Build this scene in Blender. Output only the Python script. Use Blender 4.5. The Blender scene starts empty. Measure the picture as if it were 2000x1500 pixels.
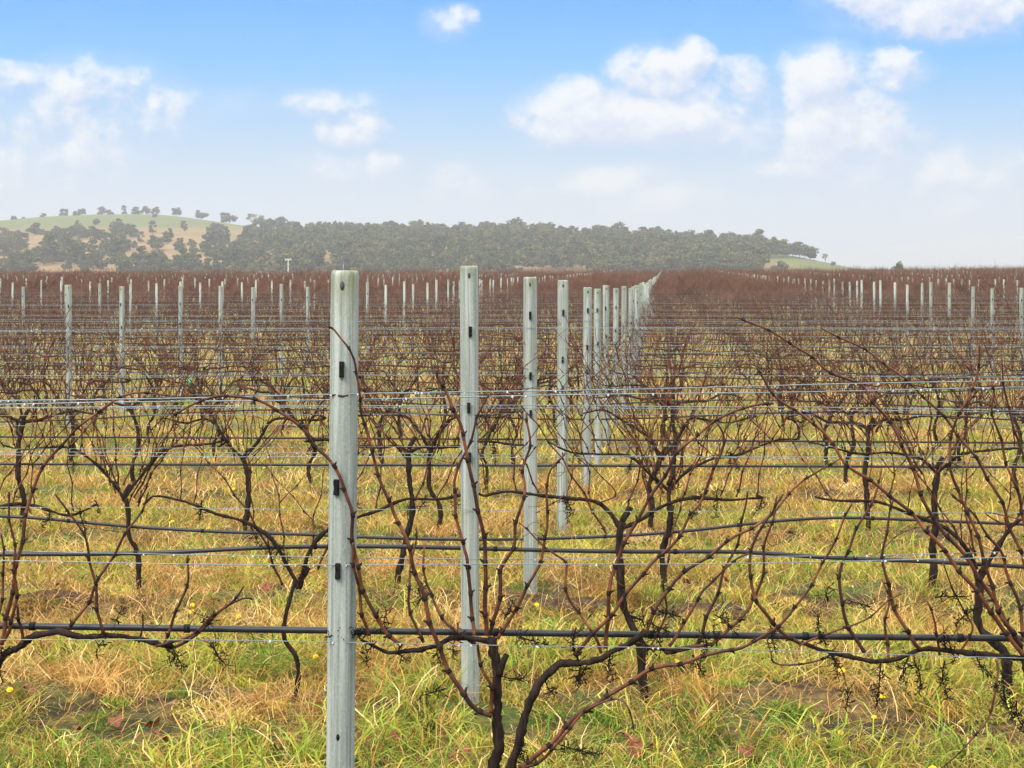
import bpy, math, random
import numpy as np

# ------------------------------------------------------------------ camera, sky, sun, exposure
sc = bpy.context.scene
F = 3300.0            # focal length in pixels of the 2000 px wide photograph
CAMZ = 1.85
HOR = 530.0           # eye level in the photograph
cam_d = bpy.data.cameras.new('camera'); cam = bpy.data.objects.new('camera', cam_d)
sc.collection.objects.link(cam); sc.camera = cam
cam.location = (0, 0, CAMZ); cam.rotation_euler = (math.radians(90), 0, 0)
cam_d.sensor_width = 36; cam_d.lens = F / 2000 * 36
cam_d.shift_y = -(750 - HOR) / 2000
cam_d.clip_start = 0.05; cam_d.clip_end = 12000
cam_d.dof.use_dof = False

sc.view_settings.view_transform = 'Standard'
sc.view_settings.look = 'None'
sc.view_settings.exposure = 1.6
sc.view_settings.gamma = 1
sc.cycles.max_bounces = 6
sc.cycles.diffuse_bounces = 3
sc.cycles.volume_bounces = 0
sc.cycles.transparent_max_bounces = 4
sc.cycles.use_denoising = True

SUN_EL, SUN_AZ = math.radians(48), math.radians(215)     # azimuth clockwise from +Y
sl = bpy.data.lights.new('sun', 'SUN'); so = bpy.data.objects.new('sun', sl)
sc.collection.objects.link(so)
sl.energy = 1.15; sl.angle = math.radians(22); sl.color = (1, .965, .92)
so.rotation_euler = (math.pi / 2 - SUN_EL, 0, math.pi - SUN_AZ)

world = bpy.data.worlds.new('World'); sc.world = world; world.use_nodes = True
class NT:
    """tiny helper for node trees"""
    def __init__(s, tree):
        s.t = tree; s.n = tree.nodes; s.l = tree.links
    def new(s, ty, **kw):
        n = s.n.new(ty)
        for k, v in kw.items(): setattr(n, k, v)
        return n
    def link(s, a, b): s.l.new(a, b)
    def put(s, sock, v):
        if hasattr(v, 'is_output') or isinstance(v, bpy.types.NodeSocket): s.l.new(v, sock)
        else: sock.default_value = v
    def math(s, op, a, b=0.0, c=None, clamp=False):
        n = s.n.new('ShaderNodeMath'); n.operation = op; n.use_clamp = clamp
        s.put(n.inputs[0], a); s.put(n.inputs[1], b)
        if c is not None: s.put(n.inputs[2], c)
        return n.outputs[0]
    def maprange(s, v, a, b, c=0.0, d=1.0, smooth=False):
        n = s.n.new('ShaderNodeMapRange'); n.clamp = True
        if smooth: n.interpolation_type = 'SMOOTHSTEP'
        s.put(n.inputs[0], v)
        for i, x in enumerate((a, b, c, d)): s.put(n.inputs[i + 1], x)
        return n.outputs[0]
    def mix(s, f, a, b, blend='MIX'):
        n = s.n.new('ShaderNodeMix'); n.data_type = 'RGBA'; n.blend_type = blend
        s.put(n.inputs[0], f)
        for i, x in ((6, a), (7, b)):
            if isinstance(x, tuple): n.inputs[i].default_value = (*x[:3], 1)
            else: s.l.new(x, n.inputs[i])
        return n.outputs[2]
    def noise(s, vec, scale, detail=4, rough=.55, dist=0, dims='3D'):
        n = s.n.new('ShaderNodeTexNoise'); n.noise_dimensions = dims
        if vec is not None: s.l.new(vec, n.inputs['Vector'])
        n.inputs['Scale'].default_value = scale; n.inputs['Detail'].default_value = detail
        n.inputs['Roughness'].default_value = rough; n.inputs['Distortion'].default_value = dist
        return n.outputs[0]
    def ramp(s, v, stops):
        n = s.n.new('ShaderNodeValToRGB')
        el = n.color_ramp.elements
        while len(el) > 1: el.remove(el[-1])
        el[0].position = stops[0][0]; el[0].color = (*stops[0][1], 1)
        for p, c in stops[1:]:
            e = el.new(p); e.color = (*c, 1)
        s.put(n.inputs[0], v)
        return n.outputs[0]
    def xyz(s, x, y, z):
        n = s.n.new('ShaderNodeCombineXYZ')
        s.put(n.inputs[0], x); s.put(n.inputs[1], y); s.put(n.inputs[2], z)
        return n.outputs[0]

def build_sky():
    t = NT(world.node_tree); t.n.clear()
    out = t.new('ShaderNodeOutputWorld'); bg = t.new('ShaderNodeBackground')
    t.link(bg.outputs[0], out.inputs[0])
    sky = t.new('ShaderNodeTexSky', sky_type='NISHITA', sun_disc=False)
    sky.sun_elevation = SUN_EL; sky.sun_rotation = SUN_AZ
    sky.air_density = 1.2; sky.dust_density = .6; sky.ozone_density = 1.6
    tc = t.new('ShaderNodeTexCoord'); sp = t.new('ShaderNodeSeparateXYZ')
    t.link(tc.outputs['Generated'], sp.inputs[0])
    X, Y, Z = sp.outputs
    # compass azimuth and elevation of the sky direction, in radians
    az = t.math('ARCTAN2', X, Y)
    el = t.math('ARCSINE', Z)
    # colour of the clear sky by elevation
    grad = t.ramp(t.maprange(el, 0.0, .5, 0, 1), [
        (0.0, (.74, .78, .84)), (.07, (.70, .78, .88)), (.12, (.54, .74, .95)), (.17, (.33, .65, 1.03)),
        (.24, (.09, .53, 1.08)), (.33, (.0, .385, 1.05)), (.45, (.03, .27, .85)), (1, (.05, .20, .62))])
    g2 = t.n.new('ShaderNodeVectorMath'); g2.operation = 'SCALE'; t.link(grad, g2.inputs[0]); g2.inputs[3].default_value = SKYK
    n2 = t.n.new('ShaderNodeVectorMath'); n2.operation = 'SCALE'; t.link(sky.outputs[0], n2.inputs[0]); n2.inputs[3].default_value = .11
    base = t.mix(t.maprange(el, .25, .7), g2.outputs[0], n2.outputs[0])
    # clouds
    def field(du, dv, detail):
        u = t.math('ADD', az, du); v = t.math('ADD', el, dv)
        vec = t.xyz(u, t.math('MULTIPLY', v, 1.25), 0.37)
        warp = t.noise(vec, 14, 3, .5)
        warp2 = t.noise(t.xyz(v, u, 4.1), 16, 3, .5)
        uw = t.math('ADD', u, t.math('MULTIPLY', t.math('SUBTRACT', warp, .5), .03))
        vw = t.math('ADD', v, t.math('MULTIPLY', t.math('SUBTRACT', warp2, .5), .022))
        D = None
        for (px, py, rx, ry, amp) in BLOBS:
            cu, cv = math.atan((px - 1000) / F), math.atan((HOR - py) / F)
            a = t.math('MULTIPLY', t.math('SUBTRACT', uw, cu), F / (rx * 1.18))
            b = t.math('MULTIPLY', t.math('SUBTRACT', vw, cv), F / (ry * 1.18))
            r2 = t.math('ADD', t.math('MULTIPLY', a, a), t.math('MULTIPLY', b, b))
            e = t.math('MULTIPLY', t.math('SUBTRACT', 1.0, t.math('MULTIPLY', r2, .55)), amp, clamp=True)
            D = e if D is None else t.math('SMOOTH_MAX', D, e, .12)
        nz = t.noise(vec, 34, detail, .56)
        nz2 = t.noise(vec, 95, max(detail - 3, 2), .5)
        billow = t.math('SUBTRACT', .30, t.math('ABSOLUTE', t.math('MULTIPLY', t.math('SUBTRACT', nz2, .5), 2.2)))
        fine = t.math('ADD', t.math('MULTIPLY', t.math('SUBTRACT', nz, .5), 1.5), t.math('MULTIPLY', billow, .28))
        return t.math('ADD', D, fine), D
    BL = field(0, 0, 8)
    d1, D0 = BL
    d2, _ = field(-.005, .008, 6)
    amask = t.maprange(D0, .02, .35, smooth=True)
    alpha = t.math('MULTIPLY', t.maprange(d1, .20, .84, smooth=True), amask)
    alpha = t.math('MAXIMUM', alpha, t.math('MULTIPLY', D0, .52, clamp=True))
    lit = t.math('ADD', t.math('MULTIPLY', t.math('SUBTRACT', d1, d2), 1.9), .46, clamp=True)
    cc = t.mix(lit, (.60, .69, .93), (1.0, 1.0, 1.0))
    low = t.maprange(el, .0, .07)
    cc = t.mix(low, (.84, .86, .89), cc)
    cs = t.n.new('ShaderNodeVectorMath'); cs.operation = 'SCALE'; t.link(cc, cs.inputs[0]); cs.inputs[3].default_value = SKYK * 1.05
    alpha = t.math('MULTIPLY', alpha, t.maprange(el, 0, .05, .45, .93))
    col = t.mix(alpha, base, cs.outputs[0])
    # scattered cloud over the rest of the dome
    hz = t.math('MULTIPLY', t.maprange(t.noise(tc.outputs['Generated'], 2.6, 6, .6), .30, .50, smooth=True), t.maprange(el, .22, .42))
    col = t.mix(t.math('MULTIPLY', hz, .9), col, (.98, .95, .92))
    # below the horizon: dull ground tone
    col = t.mix(t.maprange(el, -.02, -.005), (.20, .18, .12), col)
    t.link(col, bg.inputs[0]); bg.inputs[1].default_value = 1.0
SKYK = .325
BLOBS = [  # px, py, rx, ry, amp : where each cloud stands in the sky
    (868, 40, 52, 32, .66), (1850, 22, 200, 56, .85), (1720, 62, 110, 30, .5),
    (1275, 150, 85, 48, .95), (1345, 130, 45, 40, .9), (1140, 222, 100, 52, 1.0), (1240, 235, 140, 50, 1.0), (1330, 225, 110, 60, .8),
    (1440, 175, 75, 45, .62), (1460, 240, 110, 50, .5), (1600, 165, 75, 52, 1.0), (1640, 240, 110, 75, 1.0), (1745, 150, 58, 42, .8),
    (1700, 280, 90, 80, .75), (1550, 328, 75, 20, .7),
    (180, 190, 130, 60, .56), (290, 225, 120, 46, .54), (120, 250, 160, 80, .58), (60, 330, 130, 60, .58), (160, 300, 100, 42, .66), (20, 170, 60, 32, .6),
    (450, 200, 60, 28, .4), (640, 202, 90, 24, .55), (695, 245, 65, 30, .72), (640, 320, 80, 30, .4), (755, 325, 45, 30, .6), (895, 375, 60, 45, .6),
    (1190, 360, 90, 38, .85), (1290, 400, 120, 40, .75), (1060, 375, 60, 30, .5), (1860, 345, 60, 42, .7), (1960, 360, 80, 50, .5), (1890, 420, 80, 30, .5)]
build_sky()

rng = random.Random(7)
nr = np.random.default_rng(11)
COL = sc.collection
def sm(a, b, x):
    t = np.clip((x - a) / (b - a), 0, 1); return t * t * (3 - 2 * t)

# ------------------------------------------------------------------ terrain height
_gz = [0, 4.54, 7, 9.4, 11.9, 14.5, 17, 23, 34, 60, 100, 200, 232, 300, 600]
_gh = [0, 0, .02, .01, -.04, -.07, -.14, -.21, -.31, -.34, -.34, -.16, .02, -1.3, -2.0]
def fbm(x, y, s, seed=0):
    """cheap smooth noise, -1..1, works on arrays"""
    r = 0
    for i, (fx, fy, ph) in enumerate(((1, .3, .2), (-.4, 1.1, 1.7), (.8, -.9, 3.1), (1.7, .6, 5.2), (-.7, 2.1, .9), (2.3, -1.4, 2.2))):
        r = r + np.sin((x * fx + y * fy) / s + ph + seed * 1.37) * np.cos((y * fx - x * fy) / s * .83 + ph * 2 + seed * .71)
    return r / 3.2
def gbase(x, y):
    h = np.interp(y, _gz, _gh)
    side = np.clip(x / np.maximum(y, 1) / .303, -1.5, 1.6)
    h = h + sm(90, 230, y) * (1 - sm(240, 300, y)) * np.where(side > 0, .55 * side, 0)
    return h
ROWS = [4.54, 7.0, 9.4, 11.9, 14.5, 17.0, 19.4]
while ROWS[-1] < 229: ROWS.append(ROWS[-1] + 2.5)
_rows = np.array(ROWS)
def row_dist(y):
    y = np.asarray(y, float)
    i = np.clip(np.searchsorted(_rows, y), 1, len(_rows) - 1)
    return np.minimum(np.abs(y - _rows[i - 1]), np.abs(y - _rows[i]))
def gz(x, y):
    x = np.asarray(x, float); y = np.asarray(y, float)
    near = 1 - sm(30, 70, y)
    bump = .028 * fbm(x, y, .55, 1) + .014 * fbm(x, y, .17, 2)
    mound = .05 * np.exp(-(row_dist(y) / .38) ** 2)
    return gbase(x, y) + near * (bump + mound)
def P(px, py, Z):
    """photo pixel at depth Z -> world"""
    return np.array(((px - 1000) * Z / F, Z, CAMZ - (py - HOR) * Z / F))

# ------------------------------------------------------------------ mesh helpers
def mesh_from(name, V, faces, mats, smooth=True, mi=None, col=None):
    """V (n,3); faces: list of (k,m) int arrays of polygons with the same corner count"""
    me = bpy.data.meshes.new(name)
    V = np.ascontiguousarray(V, dtype=np.float32)
    me.vertices.add(len(V)); me.vertices.foreach_set('co', V.ravel())
    loops = np.concatenate([f.ravel() for f in faces]).astype(np.int32)
    tot = np.concatenate([np.full(len(f), f.shape[1], np.int32) for f in faces])
    start = np.concatenate([[0], np.cumsum(tot)[:-1]]).astype(np.int32)
    me.loops.add(len(loops)); me.loops.foreach_set('vertex_index', loops)
    me.polygons.add(len(tot)); me.polygons.foreach_set('loop_start', start); me.polygons.foreach_set('loop_total', tot)
    me.polygons.foreach_set('use_smooth', np.full(len(tot), smooth, bool))
    for m in (mats if isinstance(mats, (list, tuple)) else [mats]): me.materials.append(m)
    if mi is not None: me.polygons.foreach_set('material_index', np.asarray(mi, np.int32))
    if col is not None:
        a = me.color_attributes.new('tint', 'FLOAT_COLOR', 'POINT')
        c = np.ones((len(V), 4), np.float32); c[:, :3] = col
        a.data.foreach_set('color', c.ravel())
    me.update(calc_edges=True)
    return me
def link(name, me, parent=None, loc=None):
    o = bpy.data.objects.new(name, me); COL.objects.link(o)
    if parent is not None: o.parent = parent
    if loc is not None: o.location = loc
    return o
def tag(o, label=None, cat=None, group=None, kind=None):
    if label: o['label'] = label
    if cat: o['category'] = cat
    if group: o['group'] = group
    if kind: o['kind'] = kind
    return o
def empty(name, loc, label, cat, group=None):
    o = bpy.data.objects.new(name, None); COL.objects.link(o); o.location = loc; o.empty_display_size = .1
    return tag(o, label, cat, group)
def copy_tree(o, parent=None):
    c = o.copy(); COL.objects.link(c)
    if parent is not None: c.parent = parent
    for ch in list(KIDS.get(o.name, ())): copy_tree(ch, c)
    return c
KIDS = {}
def remember(root):
    """note the children of a finished thing (once) so that copies need no search"""
    for o in root.children_recursive: KIDS.setdefault(o.parent.name, []).append(o)

class Tubes:
    """collects tubes, boxes and blobs as raw arrays"""
    def __init__(s): s.V = []; s.Q = []; s.T = []; s.n = 0; s.mq = []; s.mt = []
    def raw(s, V, Q=None, T=None, m=0):
        V = np.asarray(V, float)
        if Q is not None and len(Q): s.Q.append(np.asarray(Q) + s.n); s.mq += [m] * len(Q)
        if T is not None and len(T): s.T.append(np.asarray(T) + s.n); s.mt += [m] * len(T)
        s.V.append(V); s.n += len(V)
    def tube(s, pts, rad, sides=5, m=0, cap=True, rough=0.0):
        p = np.asarray(pts, float); n = len(p); r = np.broadcast_to(np.asarray(rad, float), (n,))
        d = np.gradient(p, axis=0); d /= np.linalg.norm(d, axis=1)[:, None] + 1e-9
        ref = np.array((0, 1, 0.)) if abs(d[:, 1]).mean() < .8 else np.array((1, 0, 0.))
        a = np.cross(d, ref); a /= np.linalg.norm(a, axis=1)[:, None] + 1e-9
        b = np.cross(a, d)
        th = np.arange(sides) * 2 * math.pi / sides
        rr = r[:, None] * np.ones(sides)
        if rough: rr = rr * (1 + rough * (nr.random((n, sides)) - .5) * 2)
        V = p[:, None] + rr[..., None] * (np.cos(th)[None, :, None] * a[:, None] + np.sin(th)[None, :, None] * b[:, None])
        V = V.reshape(-1, 3)
        i = np.arange(n - 1)[:, None] * sides; j = np.arange(sides)[None]; k = (j + 1) % sides
        Q = np.stack([i + j, i + k, i + sides + k, i + sides + j], -1).reshape(-1, 4)
        T = []
        if cap:
            V = np.vstack([V, p[0], p[-1]]); c0, c1 = n * sides, n * sides + 1
            jj = np.arange(sides); kk = (jj + 1) % sides
            T = np.vstack([np.stack([kk, jj, np.full(sides, c0)], 1), np.stack([(n - 1) * sides + jj, (n - 1) * sides + kk, np.full(sides, c1)], 1)])
        s.raw(V, Q, T, m)
    def box(s, c, d, m=0, rot=None):
        c = np.asarray(c, float); h = np.asarray(d, float) / 2
        V = np.array([(x, y, z) for x in (-1, 1) for y in (-1, 1) for z in (-1, 1)], float) * h
        if rot is not None: V = V @ np.asarray(rot).T
        s.raw(V + c, [(0, 1, 3, 2), (4, 6, 7, 5), (0, 4, 5, 1), (2, 3, 7, 6), (0, 2, 6, 4), (1, 5, 7, 3)], None, m)
    def arrays(s):
        V = np.vstack(s.V)
        Q = np.vstack(s.Q).astype(int) if s.Q else np.zeros((0, 4), int); T = np.vstack(s.T).astype(int) if s.T else np.zeros((0, 3), int)
        return V, Q, T
    def mesh(s, name, mats, smooth=True):
        V, Q, T = s.arrays()
        f = [a for a in (Q, T) if len(a)]
        return mesh_from(name, V, f, mats, smooth, mi=s.mq + s.mt if (any(s.mq) or any(s.mt)) else None)

def spline(pts, step):
    """Catmull-Rom resampling of a control polyline"""
    p = np.asarray(pts, float)
    if len(p) < 3:
        n = max(2, int(np.linalg.norm(p[-1] - p[0]) / step) + 1)
        return p[0] + (p[-1] - p[0]) * np.linspace(0, 1, n)[:, None]
    q = np.vstack([2 * p[0] - p[1], p, 2 * p[-1] - p[-2]]); out = []
    for i in range(1, len(q) - 2):
        n = max(1, int(np.linalg.norm(q[i + 1] - q[i]) / step))
        t = (np.arange(n) / n)[:, None]
        a, b, c, d = q[i - 1], q[i], q[i + 1], q[i + 2]
        out.append(.5 * (2 * b + (c - a) * t + (2 * a - 5 * b + 4 * c - d) * t ** 2 + (3 * b - a - 3 * c + d) * t ** 3))
    out.append(p[-1:]); return np.vstack(out)
def arclen(p):
    return np.concatenate([[0], np.cumsum(np.linalg.norm(np.diff(p, axis=0), axis=1))])

# ------------------------------------------------------------------ materials
def material(name, rough=.8, spec=.4, metal=0.0):
    m = bpy.data.materials.new(name); m.use_nodes = True
    t = NT(m.node_tree); b = t.n['Principled BSDF']
    b.inputs['Roughness'].default_value = rough; b.inputs['Specular IOR Level'].default_value = spec; b.inputs['Metallic'].default_value = metal
    return m, t, b
def bump(t, b, h, strength=.3, dist=.01):
    n = t.new('ShaderNodeBump'); n.inputs['Strength'].default_value = strength; n.inputs['Distance'].default_value = dist
    t.link(h, n.inputs['Height']); t.link(n.outputs[0], b.inputs['Normal'])
def objvec(t, scale=(1, 1, 1), obj=True, rnd=False):
    tc = t.new('ShaderNodeTexCoord'); mp = t.new('ShaderNodeMapping')
    mp.inputs['Scale'].default_value = scale
    t.link(tc.outputs['Object'], mp.inputs[0])
    if rnd:
        oi = t.new('ShaderNodeObjectInfo'); t.link(t.xyz(t.math('MULTIPLY', oi.outputs['Random'], 37.0), t.math('MULTIPLY', oi.outputs['Random'], 91.0), 0.0), mp.inputs['Location'])
    return mp.outputs[0]

def m_post():
    m, t, b = material('weathered_post', .8, .15)
    streak = t.noise(objvec(t, (38, 38, 1.3), rnd=True), 1.0, 5, .6)
    fine = t.noise(objvec(t, (120, 120, 1.6), rnd=True), 1.0, 3, .6)
    speck = t.noise(objvec(t, (1, 1, .6)), 190, 4, .7)
    blot = t.noise(objvec(t, (1, 1, .45), rnd=True), 9, 4, .6)
    c = t.ramp(streak, [(.28, (.13, .148, .122)), (.40, (.225, .248, .212)), (.55, (.315, .342, .295)), (.72, (.45, .475, .415))])
    c = t.mix(t.math('MULTIPLY', t.maprange(fine, .48, .34), .65), c, (.13, .15, .135))
    c = t.mix(t.math('MULTIPLY', t.maprange(fine, .54, .66), .35), c, (.55, .58, .54))
    c = t.mix(t.math('MULTIPLY', t.maprange(speck, .56, .72), .5), c, (.56, .59, .56))
    c = t.mix(t.math('MULTIPLY', t.maprange(speck, .44, .30), .7), c, (.15, .175, .16))
    c = t.mix(t.math('MULTIPLY', t.maprange(blot, .52, .72), .45), c, (.27, .31, .26))
    # greenish algae near the top of the post (object z in metres above ground)
    tc = t.new('ShaderNodeTexCoord'); sp = t.new('ShaderNodeSeparateXYZ'); t.link(tc.outputs['Object'], sp.inputs[0])
    top = t.maprange(sp.outputs[2], 1.68, 1.84)
    alg = t.math('MULTIPLY', top, t.maprange(t.noise(objvec(t, (1, 1, .35), rnd=True), 22, 4, .6), .40, .62))
    c = t.mix(t.math('MULTIPLY', alg, .8), c, (.17, .185, .09))
    t.link(c, b.inputs['Base Color'])
    bump(t, b, t.math('ADD', streak, t.math('MULTIPLY', speck, .5)), .35, .004)
    return m
def m_simple(name, c1, c2, scale=20, rough=.6, spec=.4, metal=0.0, stretch=(1, 1, 1), bmp=0.0, bd=.004, rnd=True):
    m, t, b = material(name, rough, spec, metal)
    n = t.noise(objvec(t, stretch, rnd=rnd), scale, 5, .6)
    t.link(t.ramp(n, [(.3, c1), (.7, c2)]), b.inputs['Base Color'])
    if bmp: bump(t, b, n, bmp, bd)
    return m
M = {}
M['post'] = m_post()
M['hole'] = m_simple('bolt_hole_dark', (.04, .045, .045), (.09, .1, .1), 60, .9)
M['clip'] = m_simple('black_clip_plastic', (.005, .005, .006), (.014, .014, .015), 90, .6, .15)
M['wire'] = m_simple('galvanised_wire', (.12, .165, .17), (.26, .31, .33), 40, .38, .5, .35)
M['hose'] = m_simple('black_hose', (.009, .009, .010), (.028, .027, .028), 25, .42, .4, bmp=.15)
M['old'] = m_simple('old_vine_wood', (.005, .0035, .003), (.042, .026, .018), 60, .8, .12, stretch=(1, 1, .22), bmp=1.0, bd=.008)
M['stem'] = m_simple('dried_bunch_stem', (.006, .0045, .0045), (.024, .015, .013), 60, .8, .1)
M['nail'] = m_simple('steel', (.3, .3, .3), (.5, .5, .5), 40, .5, .5, .5)
M['tie'] = m_simple('green_plastic_tie', (.02, .30, .16), (.05, .45, .26), 40, .5, .4)
def m_cane():
    m, t, b = material('cane_bark', .5, .22)
    n = t.noise(objvec(t, (1, 1, 1), rnd=True), 9, 4, .6)
    n2 = t.noise(objvec(t, (1, 1, 1)), 130, 3, .6)
    c = t.ramp(n, [(.30, (.018, .008, .006)), (.45, (.055, .018, .010)), (.57, (.13, .042, .018)), (.72, (.27, .10, .040))])
    c = t.mix(t.math('MULTIPLY', t.maprange(n2, .5, .75), .6), c, (.05, .026, .02))
    t.link(c, b.inputs['Base Color']); bump(t, b, n2, .3, .002)
    return m
M['cane'] = m_cane()
M['cane_far'] = m_simple('cane_bark_mass', (.050, .027, .020), (.24, .12, .078), 2.4, .7, .1)
def m_drop():
    m, t, b = material('water_drop', .03, .8)
    n = t.noise(objvec(t), 30, 2)
    t.link(t.ramp(n, [(.3, (.72, .75, .78)), (.7, (.9, .92, .94))]), b.inputs['Base Color'])
    b.inputs['Transmission Weight'].default_value = .35; b.inputs['IOR'].default_value = 1.33
    return m
M['drop'] = m_drop()
M['cane_mid'] = m_simple('cane_bark_mid', (.022, .010, .008), (.17, .060, .031), 6, .6, .15)
def m_grass():
    m, t, b = material('grass_blades', .6, .12)
    a = t.new('ShaderNodeAttribute'); a.attribute_name = 'tint'
    n = t.noise(objvec(t), 60, 3)
    c = t.mix(t.math('MULTIPLY', t.maprange(n, .35, .7), .35), a.outputs['Color'], t.mix(.5, a.outputs['Color'], (.30, .20, .04)))
    t.link(c, b.inputs['Base Color'])
    out = t.n['Material Output']; tr = t.new('ShaderNodeBsdfTranslucent'); ms = t.new('ShaderNodeMixShader')
    t.link(c, tr.inputs[0]); ms.inputs[0].default_value = .24
    t.link(b.outputs[0], ms.inputs[1]); t.link(tr.outputs[0], ms.inputs[2]); t.link(ms.outputs[0], out.inputs[0])
    return m
M['grass'] = m_grass()
def m_ground():
    m, t, b = material('vineyard_soil', .95, .2)
    tc = t.new('ShaderNodeTexCoord'); v = tc.outputs['Object']
    n1 = t.noise(v, .9, 5, .6); n2 = t.noise(v, 14, 6, .7); n3 = t.noise(v, 4.5, 4, .6)
    soil = t.ramp(n2, [(.3, (.012, .008, .005)), (.5, (.032, .020, .012)), (.7, (.075, .048, .027))])
    thatch = t.ramp(n2, [(.3, (.035, .025, .010)), (.5, (.11, .07, .026)), (.72, (.27, .17, .06))])
    green = t.ramp(n2, [(.3, (.02, .035, .008)), (.6, (.08, .11, .02)), (.8, (.2, .2, .05))])
    c = t.mix(t.maprange(n3, .44, .56), soil, thatch)
    c = t.mix(t.maprange(n1, .45, .62), c, green)
    sp = t.new('ShaderNodeSeparateXYZ'); t.link(v, sp.inputs[0])
    far = t.mix(t.maprange(n1, .4, .6), (.30, .225, .055), (.20, .215, .035))
    c = t.mix(t.maprange(sp.outputs[1], 14, 45, 0, .8), c, far)
    t.link(c, b.inputs['Base Color']); bump(t, b, n2, .8, .03)
    return m
M['ground'] = m_ground()

# ------------------------------------------------------------------ ground sheet
def build_ground():
    ys = np.concatenate([np.arange(-40, 4, 4), np.arange(4, 20, .07), np.arange(20, 60, .5), np.arange(60, 330, 4), [340, 400, 500, 620, 900, 1500, 2500, 5000]])
    us = np.concatenate([np.linspace(-1, -.06, 30), np.linspace(-.05, .05, 90), np.linspace(.06, 1, 30)])
    # x spacing is fine near the axis of the block: -6..6 m dense, then out to 3 km
    xs = np.concatenate([[-5000, -2000, -900, -500, -300], np.arange(-200, -20, 6), np.arange(-20, -7, 1), np.arange(-7, 7, .09), np.arange(7, 20, 1), np.arange(20, 201, 6), [300, 500, 900, 2000, 5000]])
    Xg, Yg = np.meshgrid(xs, ys)
    Zg = gz(Xg, Yg)
    V = np.stack([Xg, Yg, Zg], -1).reshape(-1, 3); nx = len(xs)
    i = np.arange(len(ys) - 1)[:, None] * nx + np.arange(nx - 1)[None]
    Q = np.stack([i, i + 1, i + nx + 1, i + nx], -1).reshape(-1, 4)
    tag(link('ground', mesh_from('ground', V, [Q], M['ground'])), kind='structure')
build_ground()

# ------------------------------------------------------------------ hills
SKY_L = [(-400, 470), (-150, 445), (0, 431), (90, 423), (180, 419), (300, 418), (360, 424), (430, 434), (520, 447), (600, 455), (700, 459), (850, 461), (1000, 463), (1100, 468),
         (1300, 477), (1450, 486), (1550, 500), (1620, 514), (1680, 526), (1750, 540), (2400, 560)]
_sx = np.array([a for a, b in SKY_L], float); _sy = np.array([b for a, b in SKY_L], float)
def crest(px): return np.interp(px, _sx, _sy)
def crest_dist(px): return np.interp(px, [-400, 300, 480, 620, 1500, 1700], [1150, 1150, 1050, 900, 800, 700])
ZB = 560.0
def hill_point(px, t):
    """angular column px (photo scale) and 0..1 from foot to crest -> world"""
    px = np.asarray(px, float); t = np.asarray(t, float)
    Zc = crest_dist(px); Zt = ZB + (Zc - ZB) * t
    prof = np.where(t <= 1, np.sin(np.clip(t, 0, 1) * math.pi / 2) ** .85, 1 - .0 * t)
    py = 548 + (crest(px) - 548) * prof
    z = CAMZ - (py - HOR) * Zt / F
    zc = CAMZ - (crest(px) - HOR) * Zc / F
    z = np.where(t > 1, zc - (t - 1) * 60, z)
    z = z + .5 * fbm((px - 1000) * Zt / F, Zt, 30, 3) * np.clip(t * 3, 0, 1) * (t < .93)
    return np.stack([(px - 1000) * Zt / F, Zt + 0 * z, z], -1)
def m_hill():
    m, t, b = material('hill_pasture', .95, .1)
    tc = t.new('ShaderNodeTexCoord'); v = tc.outputs['Object']; sp = t.new('ShaderNodeSeparateXYZ'); t.link(v, sp.inputs[0])
    n1 = t.noise(v, .012, 5, .6); n2 = t.noise(v, .12, 5, .65)
    tan = t.ramp(n2, [(.3, (.16, .105, .048)), (.6, (.26, .165, .075)), (.8, (.32, .22, .11))])
    grn = t.ramp(n2, [(.3, (.08, .092, .026)), (.6, (.125, .135, .038)), (.8, (.175, .165, .06))])
    h = t.math('ADD', sp.outputs[2], t.math('MULTIPLY', t.math('SUBTRACT', n1, .5), 22))
    k = t.maprange(h, 20, 27)
    kr = t.maprange(sp.outputs[0], 95, 110)
    k = t.math('MAXIMUM', k, kr)
    t.link(t.mix(k, tan, grn), b.inputs['Base Color'])
    return m
M['hill'] = m_hill()
def build_hill():
    pxs = np.linspace(-400, 2400, 240); ts = np.concatenate([np.linspace(-.1, 1, 50), [1.05, 1.2, 1.5, 2]])
    A, B = np.meshgrid(pxs, ts)
    G = hill_point(A, np.clip(B, 0, 3)); G[B < 0] -= np.array((0, 40, 1.5))
    V = G.reshape(-1, 3); nx = len(pxs)
    i = np.arange(len(ts) - 1)[:, None] * nx + np.arange(nx - 1)[None]
    tag(link('hill', mesh_from('hill', V, [np.stack([i, i + 1, i + nx + 1, i + nx], -1).reshape(-1, 4)], M['hill'])), kind='structure')
    # far ridge that almost drowns in the mist
    pts = []; xs = np.linspace(-4500, 5000, 300)
    prof = np.interp((xs / 5000 * F + 1000), [-2500, 300, 1300, 1500, 1640, 1800, 1900, 2050, 2400, 4000], [0, 0, 4, 28, 66, 92, 104, 112, 100, 30])
    prof = prof + 4.0 * fbm(xs, xs * 0, 130, 5)
    rowsY = [(4000, 0), (4500, .45), (5000, 1), (5400, .7), (5900, .0)]
    V = np.array([[(x, Y, -3 + max(p, 0) * k) for x, p in zip(xs, prof)] for Y, k in rowsY]).reshape(-1, 3); nx = len(xs)
    i = np.arange(len(rowsY) - 1)[:, None] * nx + np.arange(nx - 1)[None]
    mm = m_simple('haze_pale_ridge', (.26, .26, .22), (.34, .33, .28), .02, .95, .1, rnd=False)  # ridge colour lightened towards the mist: part of the haze fade is painted in
    tag(link('distant_hill', mesh_from('distant_hill', V, [np.stack([i, i + 1, i + nx + 1, i + nx], -1).reshape(-1, 4)], mm)), kind='structure')
build_hill()

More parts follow.
